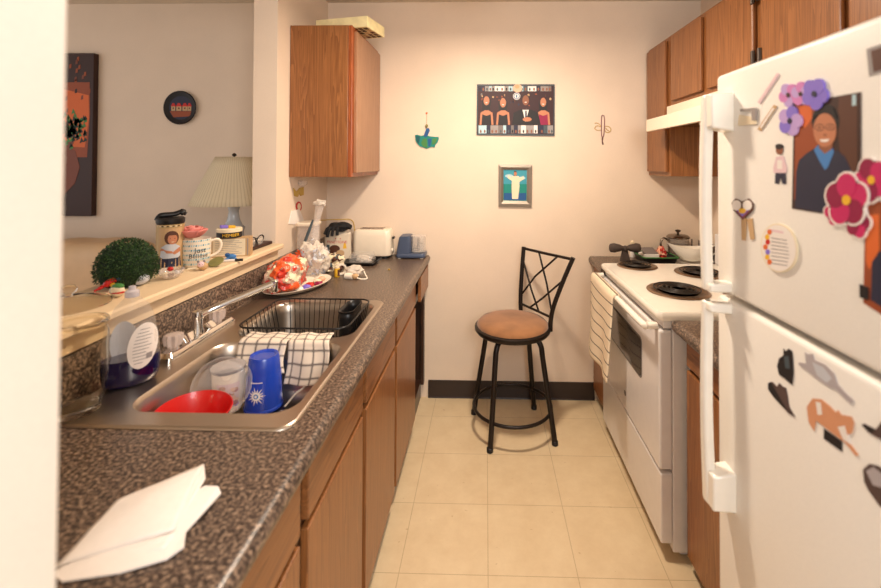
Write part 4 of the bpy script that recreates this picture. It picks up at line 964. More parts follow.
# mug
c = at(196, 266); c.z = ZL
r = .046
t = thing('coffee_mug', 'white mug with teal bands and black writing behind the small figurine', 'mug', tuple(c))
MB().lathe([(.034, ZL+.0005), (.038, ZL+.003), (.044, ZL+.03), (r, ZL+.06), (r, ZL+.098), (.0445, ZL+.099), (.043, ZL+.097), (.042, ZL+.03), (.034, ZL+.008), (.0001, ZL+.007)], (c.x, c.y, 0), 48).build('mug_body', 'cream', t, 50)
R_, T_ = facing(c)
hp2 = smooth_path([c+R_*.044+Vector((0, 0, .086)), c+R_*.066+Vector((0, 0, .09)), c+R_*.077+Vector((0, 0, .072)), c+R_*.068+Vector((0, 0, .044)), c+R_*.044+Vector((0, 0, .03))], 6)
MB().tube(hp2, .0048, 10).build('handle', 'cream', t, 60)
rad = lambda v: .0463
pm = MB()
for j in range(6):
    for k in range(16): 
        u = -.06+k*.0072
        pm.sheet([(u, .012+j*.016), (u+.004, .012+j*.016), (u+.0055, .018+j*.016), (u+.001, .018+j*.016)], wrap(c, .0462 if j > 2 else .0452, ZL, .0003), 0 if (j+k) % 3 else 1, 1)
pm.text('Just', .024, lambda u, v: wrap(c, .0462, ZL, .0009)(u+.012, v+.062), 2); pm.text('Believe', .021, lambda u, v: wrap(c, .0462, ZL, .0009)(u+.008, v+.043), 2)
pm.build('printed_pattern', [P_('lightblue'), P_('skyteal'), P_('black')], t, recalc=False)
# rose shaped lid
rc_ = c + Vector((-.004, 0, .101)) + R_*-.008
t = thing('rose_lid', 'pink rose shaped cover resting on the white mug', 'cover', tuple(rc_))
for k in range(14):
    ring = k // 5; a0 = k*2*PI/5 + ring*.6; rr = (.044, .032, .018)[min(ring, 2)]; hh = (.026, .034, .038)[min(ring, 2)]
    def pf(u, v, a0=a0, rr=rr, hh=hh):
        a = a0 + (u-.5)*1.5; w = rr*(.35+.65*v)*(1+.06*sin(8*u+a0)); return Vector((rc_.x+w*cos(a), rc_.y+w*sin(a), rc_.z+.002+hh*v**1.6 + .003*sin(u*PI)*v))
    MB().grid(pf, 8, 6).build('petal', mat('rose_pink', (226, 138, 128), .5) if 'rose_pink' not in M else M['rose_pink'], t, 80, solid=.002, recalc=False)
# figurine
c = at(203, 270); c.z = ZL; t = thing('mouse_figurine', 'small beige and grey round animal figurine in front of the mug', 'figurine', tuple(c))
blobpart(t, c, 'body', P_('tan'), (.0, 0, .014), (.016, .014, .0135), .1); blobpart(t, c, 'head', P_('palepink'), (-.006, .006, .021), (.011, .01, .010), .05)
for u in (-.014, .003): blobpart(t, c, 'ear', P_('grey'), (u, .004, .031), (.0045, .002, .0045), 0)
for u in (-.010, -.002): blobpart(t, c, 'eye', P_('black'), (u, .0155, .023), (.0012, .0012, .0012), 0)
c = at(216, 266); c.z = ZL; R_, T_ = facing(c)
tag(MB().lathe([(.024, -.0015), (.026, 0), (.024, .003), (.0001, .005)], c+Vector((0, 0, .0145)), 24, ax=(R_*-.35+T_*.45+Vector((0, 0, 1))).normalized()).build('pebble', P_('olive'), smooth=50, origin=c), 'flat olive green round stone leaning beside the figurine', 'stone')
# box, tin and packet
a = at(211, 258); b = at(250, 256); a.z = b.z = ZL
d = (b-a); dep = Vector((-d.y, d.x, 0)).normalized()*.045
a = a + dep*.1; b = b + dep*.1; hh = .074
t = thing('paper_box', 'tan printed box standing on the ledge under a round tin', 'box', tuple((a+b)/2))
MB().prism([a, b, b+dep, a+dep], (0, 0, hh)).build('box_body', P_('tan'), t, bevel=.001)
pm = MB(); n_ = -dep.normalized(); e_ = d.normalized()
def bxp(u0, v0, u1, v1, mi, h): p = a + n_*.0003; pm.prism([p+e_*u0+Vector((0, 0, v0)), p+e_*u1+Vector((0, 0, v0)), p+e_*u1+Vector((0, 0, v1)), p+e_*u0+Vector((0, 0, v1))], n_*h, mi)
Ld = d.length; bxp(.004, .004, Ld-.018, .07, 0, .0004)
for k in range(8): bxp(.012, .012+k*.007, Ld-.03-(k % 3)*.01, .0135+k*.007, 1, .0008)
bxp(Ld-.012, .004, Ld-.008, .07, 1, .0006)
pm.build('printed_label', [P_('cream'), P_('silver')], t)
c = (a+b)/2 + dep*.5 + e_*-.012; c.z = ZL+hh+.0005; R_, T_ = facing(c)
t = thing('round_tin', 'round yellow and black tin on top of the tan box', 'tin', tuple(c))
MB().lathe([(.043, 0), (.045, .002), (.045, .022), (.0435, .0225)], c, 40).build('tin_body', P_('black'), t, 40)
MB().lathe([(.0462, .0228), (.0465, .034), (.044, .036), (.0001, .0362)], c, 40).build('tin_lid', P_('cream'), t, 40)
pm = MB(); pm.text('MEMBER', .017, lambda u, v: wrap(c, .045, c.z, .0006)(u+.006, v+.0115), 0); pm.build('lettering', P_('yellow'), t, recalc=False)
c2 = c + Vector((0, 0, .0368)); t = thing('sugar_packet', 'small purple and yellow packet on top of the round tin', 'packet', tuple(c2))
p = c2 - R_*.03 + T_*.012; MB().prism([p, p+R_*.026+T_*.004, p+R_*.022-T_*.022, p-R_*.004-T_*.026], (0, 0, .011)).build('packet_body', P_('violet'), t, bevel=.002)
p = p + R_*.026 + T_*.004; MB().prism([p+R_*.001, p+R_*.026+T_*.002, p+R_*.022-T_*.02, p-R_*.003-T_*.022], (0, 0, .009)).build('packet_end', P_('yellow'), t, bevel=.002)
# frog and pen
c = at(231, 259); c.z = ZL; t = thing('toy_frog', 'small blue toy frog in front of the tan box', 'toy', tuple(c))
c.z += 0; blobpart(t, c, 'body', P_('blue'), (0, 0, .010), (.02, .012, .0095), .15, 3); blobpart(t, c, 'head', P_('deepblue'), (-.012, .004, .018), (.009, .009, .007), .1, 2)
for u in (-.014, .012): blobpart(t, c, 'leg', P_('blue'), (u, .014, .004), (.009, .005, .0035), .1, 4)
a = at(219, 262.5); b = at(243, 261); a.z = b.z = ZL+.005
t = thing('marker_pen', 'white marker pen with a black cap lying beside the blue frog', 'pen', tuple((a+b)/2-Vector((0, 0, .005))))
MB().tube([a, a.lerp(b, .66)], .0045, 12).build('barrel', P_('white'), t, 50); MB().tube([a.lerp(b, .665), b], .0049, 12).build('cap', 'black_plastic', t, 50)
# glasses on a dark case
cnr = [at(*p_) for p_ in ((251, 257), (262, 247), (281, 243), (268, 253))]
cnr = [Vector((-1.03, 1.76, ZL)), Vector((-.975, 1.745, ZL)), Vector((-.972, 1.95, ZL)), Vector((-1.05, 1.955, ZL))]
tag(MB().prism(cnr, (0, 0, .014)).build('glasses_case', P_('darkbrown'), bevel=.004, origin=(-1.0, 1.85, ZL)), 'flat dark case at the far end of the ledge under the eyeglasses', 'case')
gz = ZL+.0147
t = thing('eyeglasses', 'dark framed eyeglasses folded on the flat dark case', 'glasses', (-1.0, 1.85, gz))
for yy in (1.80, 1.865):
    MB().tube([Vector((-.985+.012*sin(a_)*.3, yy+.027*cos(a_), gz+.021+.018*sin(a_))) for a_ in [2*PI*k/24 for k in range(24)]], .0024, 8, closed=True).build('rim', 'black_plastic', t, 60)
    MB().lathe([(.0001, 0), (.024, .0005), (.0001, .001)], (-.985, yy, gz+.021), 20, ax=(1, 0, 0)).build('lens', 'thin_plastic', t, 60)
MB().tube([(-.985, 1.828, gz+.028), (-.983, 1.8325, gz+.031), (-.985, 1.838, gz+.028)], .002, 8).build('bridge', 'black_plastic', t, 60)
MB().tube(smooth_path([(-.987, 1.772, gz+.026), (-1.02, 1.80, gz+.016), (-1.03, 1.86, gz+.006), (-1.03, 1.90, gz+.003)], 5), .002, 8).build('temple', 'black_plastic', t, 60)
MB().tube(smooth_path([(-.987, 1.893, gz+.026), (-1.015, 1.90, gz+.018), (-1.04, 1.85, gz+.010), (-1.042, 1.80, gz+.004)], 5), .002, 8).build('temple', 'black_plastic', t, 60)

# ------------------------------------------------------------------ around the sink
ZR = ZK+.0065
c = Vector((-.888, .925, ZR))
t = thing('glass_jar', 'large clear glass jar at the near corner of the sink', 'jar', tuple(c))
MB().lathe([(r_*.87, z) for r_, z in ((.044, .0005), (.046, .003), (.043, .008), (.046, .014), (.055, .04), (.06, .08), (.06, .165), (.055, .182), (.056, .192), (.0535, .192), (.0525, .182), (.0575, .165), (.0575, .08), (.0525, .04), (.042, .016), (.0001, .014))], c, 48).build('jar_glass', 'glass', t, 60)
MB().lathe([(r_*.87, z) for r_, z in ((.0585, .186), (.0605, .188), (.0605, .196), (.058, .198), (.0565, .197), (.0565, .188))], c, 48, caps=False).build('jar_rim', 'glass', t, 60)
# dish soap bottle
c = at(131, 383, ZR); c.z = ZR; R_, T_ = facing(c)
t = thing('dish_soap_bottle', 'clear bottle of dark blue dish soap with white oval label on the sink edge', 'bottle', tuple(c))
def sec(z, a, b): return [c + R_*a*cos(q) + T_*b*sin(q) + Vector((0, 0, z)) for q in [2*PI*k/36 for k in range(36)]]
pr_ = [(0, .042, .022), (.004, .05, .027), (.02, .056, .03), (.05, .058, .031), (.09, .0565, .03), (.13, .051, .027), (.165, .044, .024), (.19, .034, .02), (.205, .02, .015), (.212, .014, .013)]
def pz_(z):
    for (z0, a0, b0), (z1, a1, b1) in zip(pr_, pr_[1:]):
        if z <= z1: k = (z-z0)/(z1-z0); return a0+(a1-a0)*k, b0+(b1-b0)*k
    return pr_[-1][1:]
MB().loft([sec(*p_) for p_ in pr_], cap0=True, cap1=True).build('bottle_body', 'clear_bottle', t, 60)
ls = [(z, pz_(z)[0]*1.004, pz_(z)[1]*1.008) for z in (.0003, .004, .02, .035, .05, .066)]
MB().loft([sec(*p_) for p_ in ls], cap0=True, cap1=True).build('soap', 'soap_blue', t, 60)
MB().lathe([(.0145, .2125), (.015, .216), (.0145, .226), (.008, .230), (.007, .238), (.0001, .239)], c, 24).build('cap', 'frosted', t, 50)
def onb(off):
    def fn(u, v):
        a_, b_ = pz_(v); q = min(.999, max(-.999, u/a_)); return c + R_*a_*q + T_*(b_*math.sqrt(1-q*q)+off) + Vector((0, 0, v))
    return fn
pm = MB(); pm.sheet(ell(.022, .095, .030, .054, 28, -8), onb(.0009), 0, 4)
for k in range(11):
    w_ = .019*math.sqrt(max(0.05, 1-((k-5)/6.2)**2)); x_ = .022+(k-5)*.0012
    pm.sheet([(x_-w_, .055+k*.0078), (x_+w_*(.5+.4*(k*7 % 3)/2), .055+k*.0078), (x_+w_*(.5+.4*(k*7 % 3)/2), .0566+k*.0078), (x_-w_, .0566+k*.0078)], onb(.0014), 1, 3)
pm.sheet([(.028, .062), (.040, .063), (.041, .076), (.029, .075)], onb(.0016), 1, 2)
pm.build('front_label', [P_('white'), P_('grey')], t, recalc=False)
pm = MB()
bl = ell(-.014, .09, .031, .058, 28, 6)
pm.sheet(bl, lambda u, v: c + R_*u*.93 - T_*(pz_(v)[1]*math.sqrt(max(.02, 1-min(.98, (u/pz_(v)[0])**2)))+.0006) + Vector((0, 0, v)), 0, 4)
pm.build('back_label', P_('shirt'), t, recalc=False)

# folded paper on the worktop
def PZ(x, y, z): return on(x, y, 2, ZK+z)
t = thing('folded_paper', 'folded white paper lying on the worktop nearest the camera', 'paper', tuple(PZ(130, 530, .0005)))
lo = [PZ(*p_) for p_ in ((52, 575, .002), (62, 583, .002), (120, 574, .002), (167, 560, .003), (184, 548, .004), (186, 533, .005), (221, 494, .010), (218, 487.5, .014), (205, 487, .014), (150, 520, .012))]
MB().prism(lo, (0, 0, .0025)).build('lower_sheet', 'paper_white', t)
def pap(cor, n=14, bow=.004, seed=0):
    a, b, c_, d = [PZ(*q) for q in cor]
    def fn(u, v):
        p = a.lerp(b, u).lerp(d.lerp(c_, u), v); p = Vector(p); p.z += bow*sin(PI*u)*sin(PI*v) + .0015*noise.noise(Vector((u*3+seed, v*3, 0))); return p
    return MB().grid(fn, n, n)
pap(((54, 568, .006), (174, 530, .013), (204, 464, .022), (117, 500, .008)), bow=.008).build('upper_fold', 'paper_white', t, 80, solid=.0012, recalc=False)
pap(((174, 530, .012), (205.5, 479, .018), (204, 464, .0225), (196, 478, .021)), bow=.001, seed=4).build('folded_edge', 'paper_white', t, 80, solid=.001, recalc=False)
pap(((56, 572, .004), (166, 548, .008), (178, 531, .010), (60, 567, .005)), bow=.001, seed=2).build('side_flap', 'paper_white', t, 80, solid=.001, recalc=False)

# ------------------------------------------------------------------ in the sink
def rot_to(d): return Vector((0, 0, 1)).rotation_difference(Vector(d).normalized())
c = Vector((-.700, 1.022, .742))
ax_ = Vector((.06, -.05, 1)).normalized()
tag(MB().lathe([(.045, -.045), (.05, -.043), (.077, .028), (.084, .045), (.082, .046), (.074, .03), (.048, -.038), (.0001, -.039)], c+Vector((0, 0, .022)), 48, ax=ax_).build('red_bowl', 'red_plastic', smooth=40, origin=c), 'bright red plastic bowl in the near sink basin', 'bowl')
# clear round container standing on edge
cc = on(222, 386, 1, 1.150); R_, T_ = facing(cc); n_ = (T_ + Vector((0, 0, .35)) + R_*-.1).normalized()
MBl = MB().lathe([(r_*.88, z*.7) for r_, z in ((.066, -.035), (.072, -.033), (.079, 0), (.083, .003), (.083, .006), (.078, .006), (.0745, .003), (.068, -.03), (.0001, -.031))], cc, 56, ax=n_)
tag(MBl.build('clear_tub', mat('tub_clear', (240, 230, 222), .15, alpha=.17, var=-1, coat=.6), smooth=40, origin=cc), 'round clear plastic tub leaning on its side in the near sink basin', 'tub')
# tumbler with rose print
c = on(227, 405, 1, 1.21); c = Vector((c.x, 1.215, .7005))
t = thing('printed_cup', 'white cup with a rose pattern and grey lid behind the clear tub', 'cup', tuple(c))
MB().lathe([(.032, .0), (.035, .003), (.042, .10), (.040, .112), (.0001, .1125)], c, 40).build('cup_body', 'cream', t, 40)
MB().lathe([(.0425, .113), (.045, .116), (.045, .122), (.036, .126), (.0001, .127)], c, 40).build('lid', P_('grey'), t, 40)
pm = MB(); rd = random.Random(9)
pm.sheet([(-.026, .02), (.026, .02), (.03, .088), (-.03, .088)], wrap(c, lambda v: .035+.07*v, c.z, .0006, 1) if False else (lambda u, v: wrap(c, .035+.068*v, c.z, .0012)(u, v)), 0, 5)
for k in range(26):
    u, v = rd.uniform(-.022, .022), rd.uniform(.026, .08); s_ = rd.uniform(.004, .009)
    pm.sheet(ell(u, v, s_, s_*.8, 9), (lambda off: (lambda u, v: wrap(c, .035+.068*v, c.z, off)(u, v)))(.0016+.00008*k), rd.choice([1, 2, 3, 4]), 1)
pm.build('rose_print', [P_('palepink'), P_('peach'), P_('violet'), P_('crimson'), P_('skin')], t, recalc=False)
# blue cup upside down
c = on(262, 405, 1, 1.225); c = Vector((c.x, 1.235, .700)); hb_ = .15
t = thing('blue_cup', 'blue plastic cup upside down in the sink with a white sun mark', 'cup', tuple(c))
MB().lathe([(.050, 0), (.0525, .002), (.0525, .008), (.0505, .010), (.046, .095), (.0445, .100), (.0435, .105), (.040, .143), (.037, .148), (.030, .146), (.028, .1435), (.0001, .1435)], c, 48).build('cup_body', 'blue_plastic', t, 35)
cf = lambda off: (lambda u, v: wrap(c, .0505-.052*max(0, v-.01), c.z, off, turn=-.42)(u, v))
pm = MB(); sc_ = (.0, .052)
pm.sheet(ell(*sc_, .0115, .0115, 24), cf(.0008), 0, 2)
for k in range(14):
    a_ = 2*PI*k/14; d1 = .026 if k % 2 == 0 else .020
    pm.sheet([(sc_[0]+.012*cos(a_-.17), sc_[1]+.012*sin(a_-.17)), (sc_[0]+d1*cos(a_), sc_[1]+d1*sin(a_)), (sc_[0]+.012*cos(a_+.17), sc_[1]+.012*sin(a_+.17))], cf(.0008), 0, 1)
pm.sheet(ell(*sc_, .0065, .0065, 20), cf(.0014), 1, 2); pm.sheet(ell(*sc_, .0035, .0035, 14), cf(.002), 0, 1)
pm.sheet([(-.016, .0865), (.016, .0865), (.016, .089), (-.016, .089)], cf(.0008), 0, 2)
pm.build('sun_mark', [P_('white'), P_('blue')], t, recalc=False)
# plaid cloths over the divider
def plaid(name, label, x0, x1, dl, seed, skew=0):
    def fn(u, v):
        s_ = v*(.085+dl); x = x0+(x1-x0)*u + skew*(v-.3) + .004*sin(6*v+seed)
        zt_ = ZK+.0125; yb_ = 1.342
        if s_ < .055: y, z = yb_+.012-s_, zt_ + .002*sin(u*11+seed)
        elif s_ < .075: a_ = (s_-.055)/.02*PI/2; y, z = yb_-.043-.0127*sin(a_), zt_-.0127*(1-cos(a_))
        else: k = s_-.075; y, z = yb_-.0565-.36*k-.005*(1+sin(u*8+seed))*min(1, k*25), zt_-.0127-k
        return (x + .004*noise.noise(Vector((u*2, v*3, seed))), y, z + .0012*noise.noise(Vector((u*4, v*4, seed))))
    m_ = MB().grid(fn, 20, 34)
    return tag(m_.build(name, 'plaid_cloth', origin=((x0+x1)/2, 1.33, ZK+.007), smooth=180, solid=.0035, recalc=False), label, 'cloth', 'plaid cloths on the sink divider')
plaid('dish_cloth', 'white and black plaid cloth over the sink divider, behind the blue cup', -.742, -.598, .055, 1, .012)
plaid('dish_cloth', 'white and black plaid cloth over the sink divider, right of the blue cup', -.592, -.470, .085, 4, .010)
# bead chain
pts = smooth_path([(-.50, 1.268, .79), (-.52, 1.264, .765), (-.532, 1.259, .742), (-.552, 1.252, .728), (-.565, 1.246, .712), (-.575, 1.235, .7005)], 10)
mb = MB()
for p in pts: mb.lathe([(.0001, -.003), (.0022, -.002), (.003, 0), (.0022, .002), (.0001, .003)], p, 8)
tag(mb.build('bead_chain', 'white_plastic', smooth=60, origin=(-.5, 1.19, .697)), 'white bead chain hanging down into the near sink basin beside the blue cup', 'chain')
# dish rack
t = thing('dish_rack', 'black wire dish rack standing in the far sink basin', 'dish rack', (-.602, 1.507, .70))
rx, ry, rw, rd_ = -.619, 1.51, .338, .286
def rr_(w, d, r, z): return rrect(rx, ry, w, d, r, z, 5)
MB().tube(rr_(rw+.02, rd_+.012, .04, ZK+.024), .0032, 8, closed=True).build('top_wire', 'black_plastic', t, 60)
MB().tube(rr_(rw-.04, rd_-.04, .035, .725), .0028, 8, closed=True).build('bottom_wire', 'black_plastic', t, 60)
mb = MB()
def wire(p, q): mb.tube([p, (p[0]*.5+q[0]*.5, p[1]*.5+q[1]*.5, p[2]*.5+q[2]*.5), q], .0016, 6)
n = 15
for k in range(n):
    u = (k+.5)/n*2-1; x = rx+u*(rw/2-.02); xb = rx+u*(rw/2-.04)
    for s_ in (1, -1): wire((x, ry+s_*(rd_/2+.006), ZK+.024), (xb, ry+s_*(rd_/2-.02), .725))
    mb.tube(smooth_path([(xb, ry-rd_/2+.02, .727)] + [(xb, ry-rd_/2+.02+(rd_-.04)*j/8, .727+(.026 if j % 2 else 0)) for j in range(1, 8)] + [(xb, ry+rd_/2-.02, .727)], 3), .0016, 6)
for k in range(9):
    v = (k+.5)/9*2-1; y = ry+v*(rd_/2-.02)
    for s_ in (1, -1): wire((rx+s_*(rw/2+.01), y, ZK+.024), (rx+s_*(rw/2-.02), y*.95+ry*.05, .725))
mb.build('side_wires', 'black_plastic', t, 60)
mb = MB().loft([rrect(-.486, 1.55, .05, .13, .022, z, 5) for z in (.79, .80, .86, ZK+.034)], cap0=True)
mb.loft([rrect(-.486, 1.55, .05, .13, .022, ZK+.034, 5), rrect(-.486, 1.55, .056, .136, .024, ZK+.034, 5), rrect(-.486, 1.55, .056, .136, .024, ZK+.028, 5)])
mb.build('utensil_cup', 'black_plastic', t, 50, solid=.002)

# ------------------------------------------------------------------ far end of the left worktop
# plate
c = Vector((-.815, 1.87, ZK+.0005)); th = math.radians(-24)
t = thing('oval_plate', 'cream oval plate holding snack bag and wrapped sweets on the worktop', 'plate', tuple(c))
def ov_(k, z): return [(c.x+.098*k*cos(a_)*cos(th)-.165*k*sin(a_)*sin(th), c.y+.098*k*cos(a_)*sin(th)+.165*k*sin(a_)*cos(th), c.z+z) for a_ in [2*PI*q/48 for q in range(48)]]
MB().loft([ov_(.6, 0), ov_(.72, .004), ov_(1.0, .022), ov_(1.0, .0245), ov_(.97, .024), ov_(.72, .0085), ov_(.01, .006)], cap0=True, cap1=True).build('plate_body', 'cream', t, 50)
def crumple(name, label, cat, c, r, mats_, seed, amp=.3, cr=.12, fr_=1.6, group=None, fnmi=None, base=ZK+.0006):
    mb = MB().blob(c, r, amp, fr_, seed, 5, 0, cr); C0 = Vector(c)
    for i, v in enumerate(mb.v):       # folds running over the surface
        q = v*28 + Vector((seed*3.1, 0, 0)); w = 1 - abs(noise.noise(q))*2.4; w2 = 1-abs(noise.noise(q*2.3))*2.4
        mb.v[i] = C0 + (v-C0)*(1 + .10*w + .05*w2)
    zm = min(v.z for v in mb.v)
    for v in mb.v: v.z = max(base, v.z + (0 if zm > base and zm < base+.002 else 0)) if zm < base else v.z - (zm-base)
    if fnmi:
        for i, f in enumerate(mb.f):
            p = (mb.v[f[0]]+mb.v[f[1]]+mb.v[f[2]])/3; mb.m[i] = fnmi(p)
    return tag(mb.build(name, mats_, origin=(c[0], c[1], base), smooth=50), label, cat, group)
def mi_snack(p):
    a_ = noise.noise(p*16+Vector((3, 0, 0))); b_ = noise.noise(p*30)
    return 0 if a_ > .02 else (1 if b_ > .12 else (2 if b_ < -.25 else 3))
cs = on(288, 268, 1, 1.86)
mat('bag_orange', (232, 92, 40), .3, coat=.5); mat('bag_red', (196, 48, 30), .3, coat=.5); mat('bag_clear', (236, 200, 176), .2, alpha=.5, coat=.5, var=-1)
cs = Vector((-.845, 1.815, .925))
g = crumple('snack_bag', 'crumpled orange and red snack bag with price circle on the cream plate', 'bag', cs, (.070, .112, .068), ['bag_orange', 'bag_red', P_('cream'), 'bag_clear'], 4, fnmi=mi_snack, base=ZK+.0125)
# price circle lying on the bag
R_, T_ = facing(cs); pc_ = cs + T_*.108 + Vector((0, 0, .016)); pc_ = on(286, 268, 1, 1.735)
pm = MB().lathe([(.0001, 0), (.017, .001), (.0175, 0)], (0, 0, 0), 24, ax=T_+Vector((0, 0, .5)), caps=False)
pm.v = [v+pc_ for v in pm.v]; up_ = Vector((0, 0, 1)) - T_*.4; up_.normalize()
pm.text('2/$1', .016, lambda u, v: pc_ + (T_+Vector((0, 0, .5))).normalized()*.0016 + R_*u + up_*v, 1)
pm.v = [v-(g.location) for v in pm.v]; q_ = pm.build('price_circle', ['bag_orange', P_('cream')], recalc=False); q_.parent = g
# wrapped sweets on plate
for k, (u, v, m_, nm) in enumerate(((.03, .075, 'cream', 'pale round cookie at the far end of the cream plate'), (.045, .02, 'red', 'red wrapped sweet in the middle of the cream plate'), (.05, -.045, 'white', 'white folded wrapper near the front rim of the cream plate'), (.065, .05, 'crimson', 'crimson wrapped sweet by the front rim of the cream plate'), (.02, .115, 'peach', 'peach coloured sweet nearest the far rim of the plate'), (.058, -.012, 'violet', 'purple wrapped sweet on the cream plate beside the snack bag'))):
    o_ = Vector((c.x+u*cos(th)-v*sin(th), c.y+u*sin(th)+v*cos(th), c.z+.018))
    tag(MB().blob(o_, (.018, .016, .010), .35, 2.4, k, 3, 0, .2).build('wrapped_sweet', P_(m_), smooth=40, origin=o_-Vector((0, 0, .01))), nm, 'sweet', 'sweets on the cream plate')
# clear canister with white lid against the wall
c = Vector((-.892, 2.16, ZK+.0005))
t = thing('clear_canister', 'clear canister with pale lid against the left wall behind the white bag', 'canister', tuple(c))
MB().loft([rrect(c.x, c.y, .09, .10, .02, c.z+z) for z in (0, .004, .2, .235)] , cap0=True).build('canister_body', 'cloudy_plastic', t, 50)
MB().loft([rrect(c.x, c.y, w_, w_+.01, .022, c.z+z) for w_, z in ((.096, .2355), (.1, .238), (.1, .25), (.092, .253))], cap0=True, cap1=True).build('lid', 'cream', t, 50)
# white crumpled bag of stuff
crumple('shopping_bag', 'bulging crumpled white plastic bag on the worktop behind the plate', 'bag', (-.822, 2.05, .93), (.062, .062, .086), ['crumple_white', 'cloudy_plastic', P_('shirt')], 11, .4, .2, 2, fnmi=lambda p: 0 if noise.noise(p*22) > -.12 else (2 if noise.noise(p*50) > .1 else 1))
mb = MB(); fc = on(301, 254, 1, 2.0)
for k in range(9):
    a_ = 2*PI*k/9; dd_ = Vector((cos(a_), -.5, sin(a_))).normalized(); mb.loft([[fc, fc, fc, fc], [fc+dd_*.018+Vector((.005, 0, .004)), fc+dd_*.018+Vector((-.005, 0, .004)), fc+dd_*.016-Vector((.005, 0, .004)), fc+dd_*.016+Vector((.005, 0, -.004))], [fc+dd_*.03]*4])
mb.blob(fc, (.014, .01, .012), .3, 3, 2, 3)
tag(mb.build('gift_bow', 'bag_orange', smooth=40, origin=fc-Vector((0, 0, .03))), 'orange red bow on the crumpled bags behind the plate', 'bow')
# wrapped utensil standing up in clear plastic
b0 = on(308, 262, 1, 2.08); b1 = on(320, 203, 1, 2.10)
t = thing('wrapped_utensil', 'tall clear plastic wrapper with a dark handled utensil standing in the bag', 'utensil', tuple(b0))
rt = Vector((1, 0, 0)); ln_ = []
for k in range(9):
    s_ = k/8; p = b0.lerp(b1, s_); w_ = .026*(1-.25*s_)+.006*sin(7*s_)
    ln_.append([p+rt*w_+Vector((0, .006, 0)), p+Vector((0, -.012*(1-.4*s_), 0)), p-rt*w_+Vector((0, .004, 0)), p+Vector((0, .012, 0))])
MB().loft(ln_, cap0=True, cap1=True).build('wrapper', 'cloudy_plastic', t, 20)
u0, u1 = on(303, 247, 1, 2.055), on(313, 220, 1, 2.06); MB().tube([u0, u0.lerp(u1, .5), u1], [.006, .008, .005], 8).build('utensil_handle', P_('slate'), t, 50)
MB().blob(b1, (.028, .012, .014), .5, 3, 8, 3, 0, .5).build('wrapper_top', 'crumple_white', t, 30)
# panettone bag, glove
c = Vector((-.835, 2.42, ZK+.0005)); wB = .15
t = thing('food_bag', 'white printed food bag with red lettering under a black glove', 'bag', tuple(c))
def bag(u, v):
    x = c.x-wB/2+wB*u*(1) ; z = c.z+.160*v; bul = .024*sin(PI*u)*(1-.75*v)+.004; return (x + .004*sin(6*v)*(u-.5), c.y-bul, z)
def bagb(u, v): p = bag(u, v); return (p[0], 2*c.y-p[1], p[2])
MB().grid(bag, 12, 12).grid(bagb, 12, 12).build('bag_body', mat('bag_white', (222, 206, 182), .35, coat=.3), t, 60, solid=.001)
pm = MB(); fb_ = lambda h: (lambda u, v: Vector(bag((u+wB/2)/wB, v/.160)) + Vector((0, -h, 0)))
pm.text('PANETTONE', .021, lambda u, v: fb_(.0012)(u*.95, v+.105), 0)
for k, (u, v, a_, b_) in enumerate(((-.01, .07, .03, .02), (.022, .045, .022, .018), (-.03, .04, .02, .018), (.0, .025, .03, .014))): pm.sheet(ell(u, v, a_, b_, 16), fb_(.001+.0003*k), 1+k % 2, 2)
pm.sheet([(.035, .07), (.055, .07), (.05, .1), (.04, .1)], fb_(.0012), 3, 1); pm.sheet([(-.06, .03), (-.04, .03), (-.04, .09), (-.06, .09)], fb_(.0012), 4, 1)
pm.sheet([(-.01, .122), (-.004, .122), (-.004, .128), (-.01, .128)], fb_(.0012), 0, 0); pm.sheet([(.016, .122), (.024, .122), (.02, .13)], fb_(.0012), 0, 0)
pm.build('printing', [P_('red'), P_('brown'), P_('tan'), P_('yellow'), P_('slate')], t, recalc=False)
gc = Vector((c.x+.005, c.y, c.z+.182))
t = thing('work_glove', 'black rubber glove draped over the top of the white food bag', 'glove', tuple(gc-Vector((0, 0, .01))))
MB().blob(gc+Vector((.01, 0, .008)), (.062, .034, .026), .25, 1.8, 3, 4).build('palm', 'black_rubber', t, 60)
for k, (dx, l, dz) in enumerate(((-.058, .05, -.03), (-.045, .05, -.045), (-.022, .045, -.04), (.004, .04, -.036))):
    MB().tube(smooth_path([gc+Vector((dx*.5, -.012, .004)), gc+Vector((dx*.9, -.03, .0)), gc+Vector((dx*1.15, -.036, dz))], 6), [.010]*8+[.0085]*5, 10).build('finger', 'black_rubber', t, 60)
MB().tube(smooth_path([gc+Vector((.03, 0, .008)), gc+Vector((.055, -.012, .012)), gc+Vector((.075, -.016, .004))], 6), [.014]*8+[.011]*5, 10).build('thumb', 'black_rubber', t, 60)
# paper wrapped crumpled things in front of the bag
crumple('crumpled_wrapper', 'brown and white crumpled wrappers in front of the white food bag', 'wrapper', (-.792, 2.20, .888), (.062, .05, .04), [P_('cream'), P_('brown'), P_('slate')], 21, .4, .25, 2.4, fnmi=lambda p: 0 if noise.noise(p*26) > .0 else (1 if noise.noise(p*40) > -.1 else 2))
